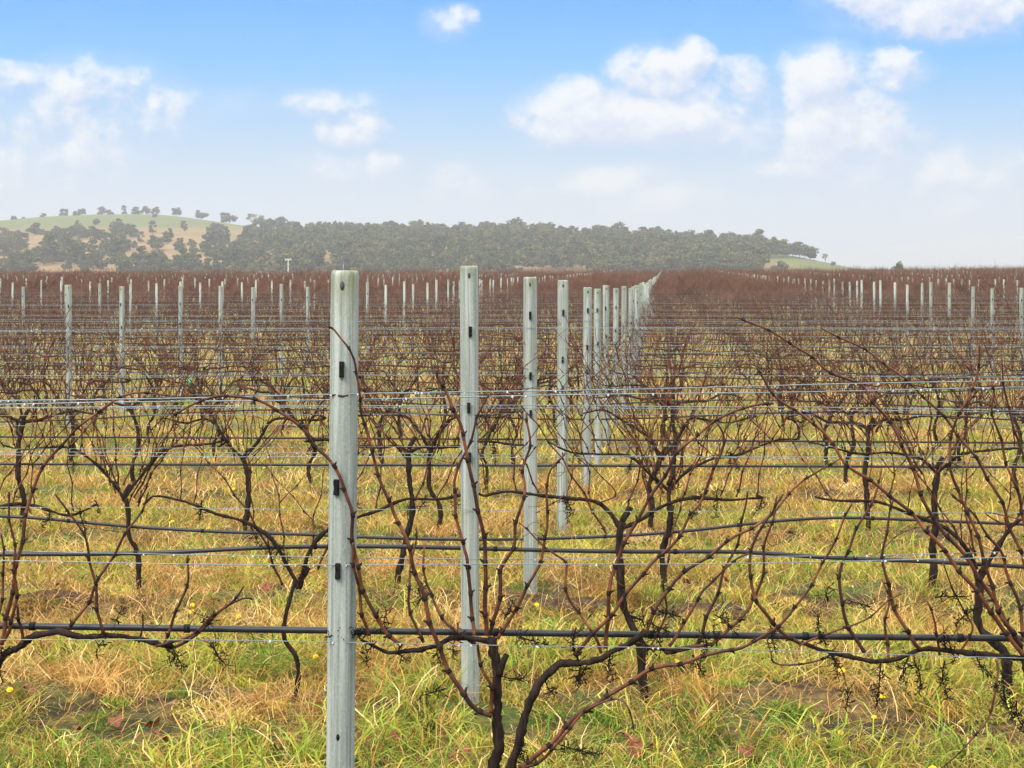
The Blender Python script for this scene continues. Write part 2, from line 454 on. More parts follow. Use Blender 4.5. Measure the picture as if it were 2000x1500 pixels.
# ------------------------------------------------------------------ hillside trees
def m_leaf(name, pal, attr=False):
    m, t, b = material(name, .75, .2)
    n = t.noise(objvec(t), 1.1, 4, .6)
    if attr:
        a = t.new('ShaderNodeAttribute'); a.attribute_name = 'tint'; c = a.outputs['Color']
    else:
        oi = t.new('ShaderNodeObjectInfo'); c = t.ramp(oi.outputs['Random'], [(k / (len(pal) - 1), p) for k, p in enumerate(pal)])
    c = t.mix(t.maprange(n, .35, .65, 0, .55), c, t.mix(1.0, c, (.45, .42, .36), 'MULTIPLY'))
    t.link(c, b.inputs['Base Color']); return m
LEAFPAL = [(.112, .113, .036), (.088, .096, .033), (.145, .138, .044), (.105, .095, .036), (.125, .135, .044), (.165, .14, .048), (.085, .105, .03)]
M['leaf'] = m_leaf('eucalypt_leaves', LEAFPAL)
M['leaf_pale'] = m_simple('pale_eucalypt_leaves', (.17, .17, .08), (.28, .27, .14), 1.3, .7, .25)
M['leaf_far'] = m_leaf('woodland_leaves', LEAFPAL, True)
M['bark'] = m_simple('pale_bark', (.10, .085, .065), (.28, .25, .2), 4, .85, .2)
def crown_arrays(r, R, H0, H1, clumps, per, size, flat=.6):
    """leaf faces in several clumps; returns V (n*4,3), Q"""
    V = []; cs = []
    for c in range(clumps):
        a = r.uniform(0, 6.283); d = R * math.sqrt(r.random()) * .72
        z = r.uniform(H0, H1); k = 1 - .35 * (z - H0) / max(H1 - H0, .1)
        cs.append((math.cos(a) * d * k, math.sin(a) * d * k, z, R * r.uniform(.20, .40)))
    n = clumps * per
    C = np.array([cs[i % clumps] for i in range(n)])
    g = np.random.default_rng(r.randrange(10 ** 6))
    u = g.normal(size=(n, 3)); u /= np.linalg.norm(u, axis=1)[:, None]
    rad = C[:, 3] * g.random(n) ** .4
    p = C[:, :3] + u * rad[:, None] * np.array((1, 1, flat))
    e1 = g.normal(size=(n, 3)); e1 /= np.linalg.norm(e1, axis=1)[:, None]
    e2 = np.cross(e1, g.normal(size=(n, 3))); e2 /= np.linalg.norm(e2, axis=1)[:, None]
    s = size * (.6 + .8 * g.random(n))[:, None]
    V = np.stack([p - e1 * s, p - e2 * s * .6, p + e1 * s, p + e2 * s * .6], 1).reshape(-1, 3)
    return V, np.arange(n * 4).reshape(-1, 4), cs
def make_tree(kind, r):
    """eucalypt about 8 m high"""
    root = empty('eucalypt_tree', (0, 0, 0), 'tmp', 'tree')
    if kind == 'round': R, h0, h1, cl = 4.1, 1.5, 6.2, 24
    elif kind == 'tall': R, h0, h1, cl = 3.3, 1.3, 7.6, 24
    elif kind == 'flat': R, h0, h1, cl = 4.6, 2.2, 5.4, 20
    elif kind == 'sparse': R, h0, h1, cl = 4.2, 3.8, 7.8, 12
    else: R, h0, h1, cl = 3.4, .8, 3.6, 13
    V, Q, cs = crown_arrays(r, R, h0, h1, cl, 75 if kind != 'sparse' else 40, .36)
    tb = Tubes(); top = (r.uniform(-.3, .3), r.uniform(-.3, .3), h0 + .4 * (h1 - h0))
    tb.tube(spline([(0, 0, -.6), (r.uniform(-.2, .2), 0, h0 * .5), top], .6), np.linspace(.20, .10, len(spline([(0, 0, -.6), (r.uniform(-.2, .2), 0, h0 * .5), top], .6))), 6)
    for c in cs[:9]:
        st = np.array((top[0] * .7, top[1] * .7, h0 * r.uniform(.5, .95)))
        mid = st * .5 + np.array(c[:3]) * .5 + np.array((0, 0, -.3))
        p = spline([st, mid, c[:3]], .7); tb.tube(p, np.linspace(.11, .035, len(p)), 4)
    link('trunk', tb.mesh('tree_trunk', M['bark']), root)
    link('crown', mesh_from('tree_crown', V, [Q], M['leaf_pale'] if kind == 'sparse' else M['leaf'], False), root)
    remember(root)
    return root
def build_trees():
    r = random.Random(5)
    kinds = ['round', 'tall', 'flat', 'sparse', 'bush', 'round', 'tall', 'round', 'flat']
    protos = [(k, make_tree(k, r)) for k in kinds]; used = set()
    desc = {'round': 'dense round crowned', 'tall': 'tall narrow', 'flat': 'flat topped', 'sparse': 'thin pale crowned', 'bush': 'low bushy'}
    def place(px, t, kind, scale, label, group):
        c = [p for p in protos if p[0] == kind]; k, pr = c[r.randrange(len(c))]
        if pr.name not in used: used.add(pr.name); o = pr
        else: o = copy_tree(pr)
        w = hill_point(px, t); o.location = (w[0], w[1], w[2] - (.8 if t > .97 else .2)); s = scale * r.uniform(.92, 1.08)
        o.scale = (s * r.uniform(.9, 1.15), s, s * r.uniform(.92, 1.08)); o.rotation_euler = (0, 0, r.uniform(0, 6.28))
        tag(o, label, 'tree', group)
    ordn = ['first', 'second', 'third', 'fourth', 'fifth', 'sixth', 'seventh', 'eighth', 'ninth', 'tenth', 'eleventh', 'twelfth', 'thirteenth', 'fourteenth', 'fifteenth',
            'sixteenth', 'seventeenth', 'eighteenth', 'nineteenth', 'twentieth']
    # trees that stand out against the sky on the bare hilltop, photo order from the left edge
    top = [(28, 'bush', .55), (45, 'bush', .4), (85, 'bush', .55), (125, 'round', .62), (150, 'bush', .75), (160, 'flat', .6), (198, 'round', .62), (214, 'bush', .75), (242, 'tall', .58), (265, 'round', .68),
           (285, 'round', .66), (305, 'round', .62), (344, 'flat', .72), (394, 'flat', .78), (436, 'tall', .62), (448, 'flat', .85)]
    for i, (px, k, s) in enumerate(top):
        place(px, .985, k, s * 1.5, f'{desc[k]} tree on the bare hilltop skyline, {ordn[i]} from the left end', 'trees on the bare hilltop')
    # trees dotted over the open slope
    slope = [(60, .52, 'bush', 1.1), (72, .50, 'bush', 1.2), (150, .56, 'tall', .62), (188, .60, 'round', .8), (232, .52, 'tall', 1.0), (222, .50, 'round', .9), (160, .42, 'round', .9), (262, .40, 'round', .8),
             (298, .46, 'tall', 1.0), (303, .78, 'bush', .8), (275, .34, 'tall', .8), (325, .34, 'round', 1.0), (332, .38, 'tall', .9), (360, .52, 'tall', .9), (376, .3, 'round', .85), (352, .28, 'tall', .7),
             (412, .50, 'round', .85), (420, .58, 'round', .9), (432, .62, 'round', .8), (440, .34, 'round', 1.0), (430, .22, 'round', 1.0), (400, .25, 'round', .9), (108, .40, 'round', 1.0), (130, .34, 'tall', 1.0),
             (30, .40, 'round', 1.1), (12, .44, 'tall', .9), (45, .36, 'round', 1.0), (85, .14, 'round', 1.0), (20, .30, 'round', 1.1), (8, .20, 'round', 1.2), (150, .22, 'round', 1.1), (180, .26, 'round', 1.0), (200, .38, 'round', 1.0),
             (215, .22, 'round', 1.1), (240, .25, 'tall', 1.0), (120, .24, 'tall', .9), (35, .1, 'tall', .9), (478, .42, 'round', .9), (462, .3, 'round', 1.0), (455, .2, 'tall', .9), (492, .3, 'round', 1.0), (500, .5, 'tall', .9)]
    for _ in range(115):      # denser scrub low on the slope and towards the left edge
        px_ = r.uniform(0, 480); t_ = r.uniform(.08, .5) * (1 if px_ < 260 or px_ > 400 else .55)
        if 270 < px_ < 430 and .1 < t_ < .25: continue
        slope.append((px_, t_, r.choice(['round', 'tall', 'round', 'bush']), r.uniform(.85, 1.2)))
    n = 0
    for px, t, k, s in slope:
        place(px, t, k, s * .84, f'{desc[k]} tree scattered on the open tan slope below the bare hilltop', 'trees on the open slope'); n += 1
    # low scrub band along the foot of the open slope
    for px in np.arange(2, 470, 10.5):
        place(px + r.uniform(-4, 4), r.uniform(.02, .09) if px > 240 else r.uniform(.02, .17), r.choice(['bush', 'round', 'tall', 'bush']), r.uniform(.8, 1.15), 'dark bushy tree in the band along the foot of the tan slope', 'trees along the foot of the slope')
    # crest of the wooded ridge
    place(493, .93, 'sparse', 1.0, 'pale open branched gum tree where the wood meets the bare hilltop', 'trees on the wooded crest')
    px = 512
    while px < 1500:
        k = r.choice(['round', 'round', 'flat', 'flat', 'round']); s = r.uniform(.85, 1.4)
        place(px, r.uniform(.90, .99), k, s, 'tree crown breaking the skyline of the wooded ridge', 'trees on the wooded crest'); px += r.uniform(11, 32)
    for i, (px, t, k, s) in enumerate([(1520, .96, 'round', .85), (1533, .94, 'round', .9), (1548, .95, 'round', .9), (1562, .93, 'tall', .8), (1572, .9, 'sparse', .85), (1583, .88, 'round', .8), (1590, .9, 'sparse', .75), (1612, .8, 'sparse', .55),
                                       (1628, .75, 'bush', .5)]):
        place(px, t, k, s, f'{desc[k]} tree on the falling end of the wooded ridge, {ordn[i]} along it', 'trees at the end of the ridge')
    place(1520, .12, 'bush', 1.2, 'round dark shrub on the pale green slope beside the wood', 'trees at the end of the ridge')
    for k, p in protos:
        if p.name not in used:
            for c in list(p.children_recursive): bpy.data.objects.remove(c)
            bpy.data.objects.remove(p)
    # the closed wood: one mass
    g = np.random.default_rng(3); Vs = []; Qs = []; Cs = []; n = 0
    lib = []
    for i in range(8):
        V, Q, cs = crown_arrays(r, 3.0, 2.0, 6.3, 12, 34, .40, .75); lib.append(V)
    cnt = 0
    while cnt < 2500:
        px = g.uniform(455, 1600); t = g.random() ** 1.1 * .97
        lo = np.interp(px, [455, 500, 560, 1480, 1505, 1600], [.0, .0, 0, .0, .62, .9]); hi = np.interp(px, [455, 470, 500, 560, 1500], [.15, .4, .70, .90, .93])
        if t < lo or t > hi: continue
        # clearings with dry grass
        if (1010 < px < 1150 and t < .10) or (500 < px < 640 and .72 < t < .85 and g.random() < .6): continue
        w = hill_point(px, t); s = g.uniform(.55, 1.1) * np.interp(t, [0, 1], [1.0, 1.0]); a = g.uniform(0, 6.28)
        L = lib[g.integers(8)] * s; R2 = np.array(((math.cos(a), -math.sin(a)), (math.sin(a), math.cos(a))))
        L = L.copy(); L[:, :2] = L[:, :2] @ R2.T
        Vs.append(L + w); cnt += 1; Cs.append(np.repeat((np.array(LEAFPAL[g.integers(len(LEAFPAL))]) * g.uniform(.8, 1.25))[None], len(L), 0))
    V = np.vstack(Vs); Q = np.arange(len(V)).reshape(-1, 4)
    o = link('woodland', mesh_from('woodland', V, [Q], M['leaf_far'], False, col=np.vstack(Cs)))
    tag(o, 'hazy olive green wood covering the long ridge beyond the vineyard', 'woodland', kind='stuff')
    # small lone tree poking over the vine tops
    o = copy_tree(protos[0][1] if protos[0][1].name in used else list(protos)[0][1]); o.location = (755 * 330 / F, 330, -2.6); o.scale = (.42, .42, .92)
    tag(o, 'small lone tree poking above the red vine tops under the open sky', 'tree')
build_trees()

# ------------------------------------------------------------------ power pole
def build_pole():
    Y = 520; x = (563 - 1000) * Y / F; z0 = -1.9
    top = CAMZ + (HOR - 506) * Y / F - z0
    root = empty('power_pole', (x, Y, z0), 'pale power pole with a crossarm standing beyond the vineyard', 'power pole')
    t = Tubes(); t.tube(spline([(0, 0, -.5), (0, 0, top)], 1.0), np.linspace(.24, .17, len(spline([(0, 0, -.5), (0, 0, top)], 1.0))), 8)
    mp = m_simple('pale_pole_timber', (.42, .42, .36), (.62, .62, .55), 2, .8, .2)
    link('pole', t.mesh('pole', mp), root)
    t = Tubes(); t.box((0, -.3, top - .25), (2.0, .2, .24)); link('crossarm', t.mesh('crossarm', mp, False), root)
    t = Tubes(); t.box((0, -.3, top - 1.6), (.9, .18, .2)); link('crossarm', t.mesh('crossarm', mp, False), root)
    mi = m_simple('porcelain', (.6, .6, .58), (.8, .8, .78), 9, .3)
    for dx in (-.85, -.3, .35, .85):
        t = Tubes(); t.tube([(dx, -.3, top - .13), (dx, -.3, top - .02), (dx, -.3, top + .12)], [.11, .13, .07], 8); link('insulator', t.mesh('insulator', mi), root)
build_pole()

# ------------------------------------------------------------------ posts
MAIN_PX = [661, 919, 1036, 1098, 1146, 1167, 1184, 1202, 1217, 1231, 1243]
TOPS = [528, 519, 541, 547, 561, 564, 557, 563, 559, 563, 565]
def main_x(i):
    Z = ROWS[i]
    if i < len(MAIN_PX): return (MAIN_PX[i] - 1000) * Z / F
    return 2.05 + (Z - ROWS[10]) * .0915
def nth(n):
    ones = ['', 'first', 'second', 'third', 'fourth', 'fifth', 'sixth', 'seventh', 'eighth', 'ninth', 'tenth', 'eleventh', 'twelfth', 'thirteenth', 'fourteenth', 'fifteenth', 'sixteenth', 'seventeenth', 'eighteenth', 'nineteenth']
    tens = {2: 'twent', 3: 'thirt', 4: 'fort', 5: 'fift', 6: 'sixt', 7: 'sevent', 8: 'eight', 9: 'ninet'}
    if n < 20: return ones[n]
    return tens[n // 10] + ('ieth' if n % 10 == 0 else 'y-' + ones[n % 10])
ORD = ['first', 'second', 'third', 'fourth', 'fifth', 'sixth', 'seventh', 'eighth', 'ninth', 'tenth', 'eleventh', 'twelfth', 'thirteenth', 'fourteenth', 'fifteenth', 'sixteenth',
       'seventeenth', 'eighteenth', 'nineteenth', 'twentieth']
CLIPS = [1.055, 1.27, 1.59]
def post_mesh(height, detail, r=.0375):
    t = Tubes(); n = 72 if detail == 2 else (12 if detail == 1 else 6)
    z = [-.12, .3, .9, 1.4, height - .016, height - .006, height] if detail else [-.05, height]
    rr = [r, r, r, r, r, r * .97, r * .86] if detail else [r, r]
    p = np.array([(0, 0, a) for a in z]); th = np.arange(n) * 2 * math.pi / n
    flute = 1 + (.012 * np.sin(th * 13) + .010 * np.sin(th * 21 + 1) if detail == 2 else 0)
    V = []
    for k in range(len(z)):
        f = flute if detail == 2 and k < len(z) - 2 else 1 + 0 * th
        V += [(rr[k] * f[j] * math.cos(th[j]), rr[k] * f[j] * math.sin(th[j]), z[k]) for j in range(n)]
    Q = []; 
    for k in range(len(z) - 1):
        for j in range(n): Q.append((k * n + j, k * n + (j + 1) % n, (k + 1) * n + (j + 1) % n, (k + 1) * n + j))
    V.append((0, 0, z[-1])); c = len(V) - 1; b = (len(z) - 1) * n
    T = [(b + j, b + (j + 1) % n, c) for j in range(n)]
    t.raw(V, Q, T); return t
def clip_mesh(r, z, rnd):
    t = Tubes(); w, h, d = .0125, .042, .009
    t.box((0, -(r + d / 2 - .002), z), (w, d, h)); t.box((0, -(r + d - .001), z + h * .30), (w * .9, .006, h * .3)); t.box((0, -(r + d - .001), z - h * .33), (w * .9, .006, h * .22))
    t.box((w * .45, -(r + d), z), (w * .22, .009, h * .95))
    return t
def hole_mesh(r, z, w=.006, h=.012):
    t = Tubes(); n = 12; th = np.arange(n) * 2 * math.pi / n
    V = [(w * math.cos(a), -math.sqrt(max(r * r - (w * math.cos(a)) ** 2, 0)) - .0016, z + h * math.sin(a)) for a in th] + [(0, -r - .0016, z)] + [(w * math.cos(a), -r * .8, z + h * math.sin(a)) for a in th]
    T = [(j, (j + 1) % n, n) for j in range(n)]; Q = [(j, n + 1 + j, n + 1 + (j + 1) % n, (j + 1) % n) for j in range(n)]
    t.raw(V, Q, T); return t
POST_POS = []
def build_posts():
    r = random.Random(21)
    MP = {}; cm = {}
    def variants(detail):
        if detail not in MP: MP[detail] = post_mesh(1.85, detail).mesh('post_shaft', M['post'])
        return MP[detail]
    for i, z in enumerate(CLIPS): cm[i] = clip_mesh(.0375, z, r).mesh('wire_clip', M['clip'], False)
    hm = hole_mesh(.0375, 1.81).mesh('bolt_hole', M['hole'])
    hm2 = hole_mesh(.0375, .61, .0045, .009).mesh('bolt_hole', M['clip'])
    far = []; count = 0
    for i, Z in enumerate(ROWS):
        mx = main_x(i); ks = []
        for k in range(-30, 31):
            x = mx + k * (7.15 if k < 0 else 7.25) + (r.uniform(-.12, .12) if k else 0)
            if abs(x) < .303 * Z + 1.2 and (i > 3 or k == 0): ks.append((x, k))
        for x, k in sorted(ks):
            if abs(x) > .303 * Z + .6 and i > 0: continue
            z = float(gbase(x, Z)); h = 1.85 * r.uniform(.965, 1.03)
            if k == 0 and i < len(TOPS):
                h = CAMZ - (TOPS[i] - HOR) * Z / F - z
            POST_POS.append((x, Z, z, h, k, i))
    POST_POS.sort(key=lambda p: (p[1], abs(p[4])))
    for idx, (x, Z, z, h, k, i) in enumerate(POST_POS):
        if idx >= 300: far.append((x, Z, z, h)); continue
        if k == 0 and i < 11:
            lab = ['thick grey trellis post up close with a rusty wire tie around its middle', 'grey trellis post right behind the big close post, second in the receding line'][i] if i < 2 else f'grey trellis post, {ORD[i]} in the long line receding from the big close post'
            grp = 'posts in the line that recedes from the close post'
        elif k == 0: lab, grp = 'far grey post in the crowded tail of the long receding line', 'posts in the tail of the receding line'
        elif k == -1 and i < 20: lab, grp = f'slim grey post of the second line of posts, standing in the {nth(i + 1)} vine row', 'posts in the second line'
        elif k == 1 and i < 30: lab, grp = f'slim grey post of the line beyond the open right side, in the {nth(i + 1)} vine row', 'posts in the line on the right side'
        elif k < 0: lab, grp = 'small distant grey post among the vines west of the receding line', 'distant posts on the west side'
        else: lab, grp = 'small distant grey post among the vines east of the receding line', 'distant posts on the east side'
        s = h / 1.85
        lean = 0.0
        if Z < 45:
            root = empty('trellis_post', (x, Z, z), lab, 'post', grp)
            root.rotation_euler = (r.uniform(-.008, .008), (.011 if i == 0 else r.uniform(-.006, .008)), (r.uniform(-.12, .12)) if i else -.09)
            o = link('post_shaft', variants(2 if Z < 13 else 1), root); o.scale = (1, 1, s)
            for c in range(3):
                if Z > 13 and r.random() < .1: continue
                q = link('wire_clip', cm[c], root); q.location = (0, 0, r.uniform(-.01, .01)); q.rotation_euler = (0, 0, r.uniform(-.25, .1))
            if Z < 26:
                q = link('bolt_hole', hm, root); q.location = (0, 0, 1.85 * s - 1.85)
            if Z < 13: link('bolt_hole', hm2, root)
            if i == 0:
                t = Tubes(); t.tube([(-.004, 0, 1.845 * s), (-.005, 0, 1.85 * s + .016)], .0007, 4); link('nail', t.mesh('nail', M['nail']), root)
        else:
            o = link('trellis_post', variants(0), None, (x, Z, z)); o.scale = (1, 1, s); o.rotation_euler = (0, r.uniform(-.01, .01), r.uniform(0, 1))
            tag(o, lab, 'post', grp)
    if far:
        V, Q, T = post_mesh(1.85, 0).arrays(); Vs = []; Qs = []; Ts = []
        for j, (x, Z, z, h) in enumerate(far):
            W = V * np.array((1.0, 1.0, h / 1.85)); Vs.append(W + (x, Z, z)); Qs.append(Q + j * len(V)); Ts.append(T + j * len(V))
        o = link('distant_posts', mesh_from('distant_posts', np.vstack(Vs), [np.vstack(Qs), np.vstack(Ts)], M['post']))
        tag(o, 'hundreds of tiny grey posts far off across the vineyard', 'posts', kind='stuff')
build_posts()

# ------------------------------------------------------------------ wires and hoses
def level(pyL, pyC, pyR, Z, n=40, wob=0.0, x0=-.36, x1=.36, seed=0):
    """line across the view given by photo heights at px 0, 1000 and 2000, at depth Z"""
    xs = np.linspace(x0 * Z, x1 * Z, n); px = xs / Z * F + 1000
    co = np.polyfit([0, 1000, 2000], [pyL, pyC, pyR], 2); py = np.polyval(co, px)
    return np.stack([xs, np.full(n, Z), CAMZ - (py - HOR) * Z / F], -1)
def drops(pts, n, r, size=.0034, below=.003):
    t = Tubes(); a = arclen(pts)
    V0 = np.array([(0, 0, 1.25), (1, 0, 0), (0, 1, 0), (-1, 0, 0), (0, -1, 0), (0, 0, -1.1)], float); T0 = np.array([(0, 1, 2), (0, 2, 3), (0, 3, 4), (0, 4, 1), (5, 2, 1), (5, 3, 2), (5, 4, 3), (5, 1, 4)])
    for _ in range(n):
        s = r.uniform(0, a[-1]); p = np.array([np.interp(s, a, pts[:, k]) for k in range(3)]); k = size * r.uniform(.5, 1.25)
        t.raw(V0 * k + p - (0, .001, below), None, T0)
    return t
def build_wires():
    r = random.Random(3)
    names = {.845: 'lowest cordon wire', 1.055: 'middle catch wire', 1.27: 'upper catch wire', 1.5: 'top foliage wire'}
    special = {  # row 0 and 1 lines follow the photograph
        0: [(level(1248, 1260, 1285, 4.50), .0011, 'thin cordon wire of the closest row, running just under the black hose'),
            (level(1096, 1103, 1089, 4.497), .0013, 'steel wire crossing the closest row at the fourth clip of the big post'),
            (level(1074, 1091, 1076, 4.585), .0011, 'wire crossing just behind the big post, a little above its low clip'),
            (level(783, 764, 743, 4.497), .0015, 'bright wire tied around the big close post'),
            (level(790, 774, 757, 4.585), .0015, 'wire passing behind the big close post near its tie'),
            ],
        1: [(level(990, 997, 1002, 6.955), .0013, 'cordon wire of the second row, through its low arms'),
            (level(889, 893, 890, 6.955), .0014, 'front wire of the pair crossing the second post at its low clip'),
            (level(884, 888, 906, 7.045), .0013, 'back wire of the pair crossing the second post at its low clip'),
            (level(796, 792, 801, 6.955), .0015, 'bright wire crossing the second post at its middle clip'),
            (level(798, 797, 806, 7.045), .0014, 'rear wire crossing behind the second post at its middle clip')]}
    hoses = {0: level(1222, 1236, 1247, 4.59), 1: None, 2: None, 3: level(906, 909, 912, 11.94), 4: level(853, 858, 865, 14.55)}
    def poly(pp, Z):
        px = np.array([a for a, b in pp], float); py = np.array([b for a, b in pp], float)
        return spline([P(a, b, Z) for a, b in pp], .12)
    hoses[1] = poly([(-250, 1090), (0, 1083), (180, 1082), (350, 1078), (500, 1070), (650, 1067), (800, 1068), (1000, 1073), (1200, 1077), (1450, 1078), (1600, 1088), (1800, 1096), (2000, 1107), (2250, 1120)], 7.045)
    hoses[2] = poly([(-250, 1000), (0, 1008), (100, 1014), (250, 1028), (420, 1038), (600, 1044), (800, 1052), (1000, 1053), (1200, 1047), (1350, 1036), (1500, 1019), (1640, 1011), (1800, 1016), (2000, 1024), (2250, 1032)], 9.44)
    nw = 0; restV = []
    for i, Z in enumerate(ROWS):
        W = .303 * Z + 1.5; n = int(max(24, min(90, 2 * W / .6)))
        xs = np.linspace(-W, W, n)
        rowname = f'the {nth(i + 1)} vine row'
        # hose
        if i < 60:
            if i in hoses: p = hoses[i]
            else:
                sagp = r.uniform(0, 6); p = np.stack([xs, np.full(n, Z + .045), gbase(xs, Z) + .52 + .05 * np.sin(xs * 1.1 + sagp) + .03 * np.sin(xs * .37 + sagp * 2)], -1)
            rad = .0092 if i < 8 else .011
            t = Tubes(); t.tube(p, rad, 10 if i < 5 else 5)
            o = link('irrigation_hose', t.mesh('irrigation_hose', M['hose']))
            lab = ['black irrigation hose of the closest vine row, wet and thick', 'black drip hose of the second row, humped behind the big post', 'sagging black hose of the third row lying low over the weeds', 'straight black hose of the fourth vine row', 'thin black hose of the fifth vine row'][i] if i < 5 else f'thin black drip hose strung along {rowname}'
            tag(o, lab, 'hose', 'drip hoses along the vine rows')
            if i < 3:
                a = arclen(p)
                for s in np.arange(.35, a[-1], .75 if i else .42):
                    q = np.array([np.interp(s, a, p[:, k]) for k in range(3)]); t2 = Tubes(); t2.tube([q - (.008, 0, 0), q + (.008, 0, 0)], rad * 1.3, 8); link('emitter', t2.mesh('emitter', M['clip']), o)
                link('water_droplets', drops(p, 40, r, .003, rad).mesh('water_droplets', M['drop']), o)['kind'] = 'stuff'
        if i in special:
            for p, rad, lab in special[i]:
                p = p.copy(); p[:, 2] += .0015 * np.sin(p[:, 0] * 5 + r.uniform(0, 6))
                t = Tubes(); t.tube(p, rad, 6); o = tag(link('trellis_wire', t.mesh('trellis_wire', M['wire'])), lab, 'wire', 'trellis wires of the vine rows')
                link('water_droplets', drops(p, 26, r).mesh('water_droplets', M['drop']), o)['kind'] = 'stuff'
                nw += 1
            continue
        for j, (h, dy) in enumerate(((.845, -.041), (1.055, -.043), (1.055, .043), (1.28, -.043), (1.29, .043), (1.5, -.043))):
            if j == 5 and i > 24: continue
            if i > 9 and j == 4: continue
            if i > 16 and j == 2: continue
            hh = h + r.uniform(-.035, .035)
            sag = .012 * (1 - np.cos((xs - main_x(i)) / 7.5 * 2 * math.pi)) / 2
            tilt = r.uniform(-.004, .004)
            p = np.stack([xs, np.full(n, Z + dy), gbase(xs, Z) + hh - sag + tilt * xs * .5], -1)
            rad = .0014 if Z < 20 else (.0013 if Z < 35 else .0010)
            t = Tubes(); t.tube(p, rad, 4 if i < 12 else 3, cap=False)
            if nw < 296:
                nm = ['cordon wire', 'front lower catch wire', 'rear lower catch wire', 'front upper catch wire', 'rear upper catch wire', 'top foliage wire'][j]
                o = tag(link('trellis_wire', t.mesh('trellis_wire', M['wire'])), f'thin {nm} strung along {rowname}', 'wire', 'trellis wires of the vine rows')
                if i < 12: link('water_droplets', drops(p, 34, r, .0032).mesh('water_droplets', M['drop']), o)['kind'] = 'stuff'
                nw += 1
            else: restV.append(t.arrays())
    if restV:
        V = []; Q = []; n = 0
        for a, b, c in restV: V.append(a); Q.append(b + n); n += len(a)
        tag(link('distant_wires', mesh_from('distant_wires', np.vstack(V), [np.vstack(Q)], M['wire'])), 'faint wires of the farthest vine rows', 'wires', kind='stuff')
    # green plastic ties clipped on the wires
    for kk, (px, py, i) in enumerate([(372, 745, 3), (460, 616, 12), (604, 661, 9), (1060, 660, 9), (822, 697, 6), (1380, 577, 20)]):
        Z = ROWS[i]; c = P(px, py, Z)
        t = Tubes(); t.tube([c + (0, -.05, .02), c + (.008, -.055, 0), c + (0, -.05, -.025)], .009, 6); t.tube([c + (.0, -.05, .02), c + (0, .05, .025)], .004, 5)
        tag(link('wire_tie', t.mesh('wire_tie', M['tie'])), f'small green plastic tie hanging on a wire, {["lowest on the west side", "small and far beside the big post", "highest on the west side", "between the second and third posts", "beside the second post", "far away on the east side"][kk]}', 'wire tie', 'green ties on the wires')
build_wires()
def post_tie():
    Z = 4.54; c = P(661, 770, Z); t = Tubes()
    th = np.linspace(-math.pi * .62, .25, 24)
    t.tube([(c[0] + .0425 * math.cos(a), Z + .0425 * math.sin(a), c[2] + .0006 * k) for k, a in enumerate(th)], .0024, 6)
    t.tube([(c[0] + .036, Z - .03, c[2] + .002), (c[0] + .028, Z - .044, c[2]), (c[0] + .016, Z - .048, c[2] - .002), (c[0] + .004, Z - .046, c[2])], .0042, 6)
    t.tube([(c[0] - .03, Z - .03, c[2]), (c[0] - .034, Z - .034, c[2] - .016)], .001, 5)
    mt = m_simple('rusty_tie_wire', (.03, .016, .012), (.10, .05, .03), 90, .7, .4, .3)
    tag(link('tie_wire', t.mesh('tie_wire', mt)), 'rusty twisted tie wire wrapped around the big close post', 'tie wire')
post_tie()

# ------------------------------------------------------------------ vines
def wood(t, pts, r0, r1, sides=8, knob=.25, step=.02, m=0, seed=0):
    p = spline(pts, step); n = len(p); s = np.linspace(0, 1, n)
    r = (r0 + (r1 - r0) * s) * (1 + knob * .5 * np.sin(arclen(p) * 38 + seed * 2.1) * np.sin(arclen(p) * 17 + seed) + knob * .7 * (nr.random(n) - .5))
    p = p + np.stack([np.sin(arclen(p) * 9 + seed * 3) * .010, 0 * arclen(p), np.sin(arclen(p) * 13 + seed * 5) * .011], -1) * (r0 < .021) * np.minimum(1, arclen(p) / .1)[:, None] + (nr.random((n, 3)) - .5) * r0 * .22 + np.stack([np.sin(arclen(p) * 23 + seed) * r0 * .28, 0 * arclen(p), np.sin(arclen(p) * 31 + seed * 2) * r0 * .2], -1)
    t.tube(p, r, sides, m, rough=.16)
    return p
def cane_tube(t, pts, r0, r1, sides=6, step=.012, m=0, node=.085, zig=.012, seed=0, dark=1):
    """annual cane: slim, with swollen nodes about every 8 cm and a slight zigzag"""
    p = spline(pts, step); a = arclen(p); n = len(p)
    r = r0 + (r1 - r0) * (a / a[-1]) ** 1.2
    ph = (a + seed * .017) % node / node
    near = np.minimum(ph, 1 - ph) * node
    r = r * (1 + .22 * np.exp(-(near / .007) ** 2))
    tri = np.abs(((a + seed * .017) / node) % 2 - 1) - .5
    off = np.zeros((n, 3)); off[:, 0] = tri * zig; off[:, 1] = tri * zig * math.sin(seed * 2.3); 
    w = np.clip(a / .05, 0, 1)
    p = p + off * w[:, None]
    t.tube(p, r, sides, m)
    # buds and short spurs at nodes
    k = 0
    for s in np.arange(node - (seed * .017) % node, a[-1] - .01, node):
        if s < .01: continue
        q = np.array([np.interp(s, a, p[:, c]) for c in range(3)]); j = min(n - 2, int(np.searchsorted(a, s)))
        d = p[j + 1] - p[max(j - 1, 0)]; d /= np.linalg.norm(d) + 1e-9
        side = np.array((d[2], 0, -d[0])) * (1 if k % 2 else -1); k += 1
        rr = float(np.interp(s, a, r))
        if rr > .0016 and step < .02:
            t.tube([q - d * .007, q - d * .003, q + d * .003, q + d * .008], [rr * .95, rr * 1.13, rr * 1.12, rr * .95], sides, dark)
            t.tube([q, q + side * rr * 2.2 + d * rr * 1.5], [rr * .75, rr * .3], 4, dark)
    return p
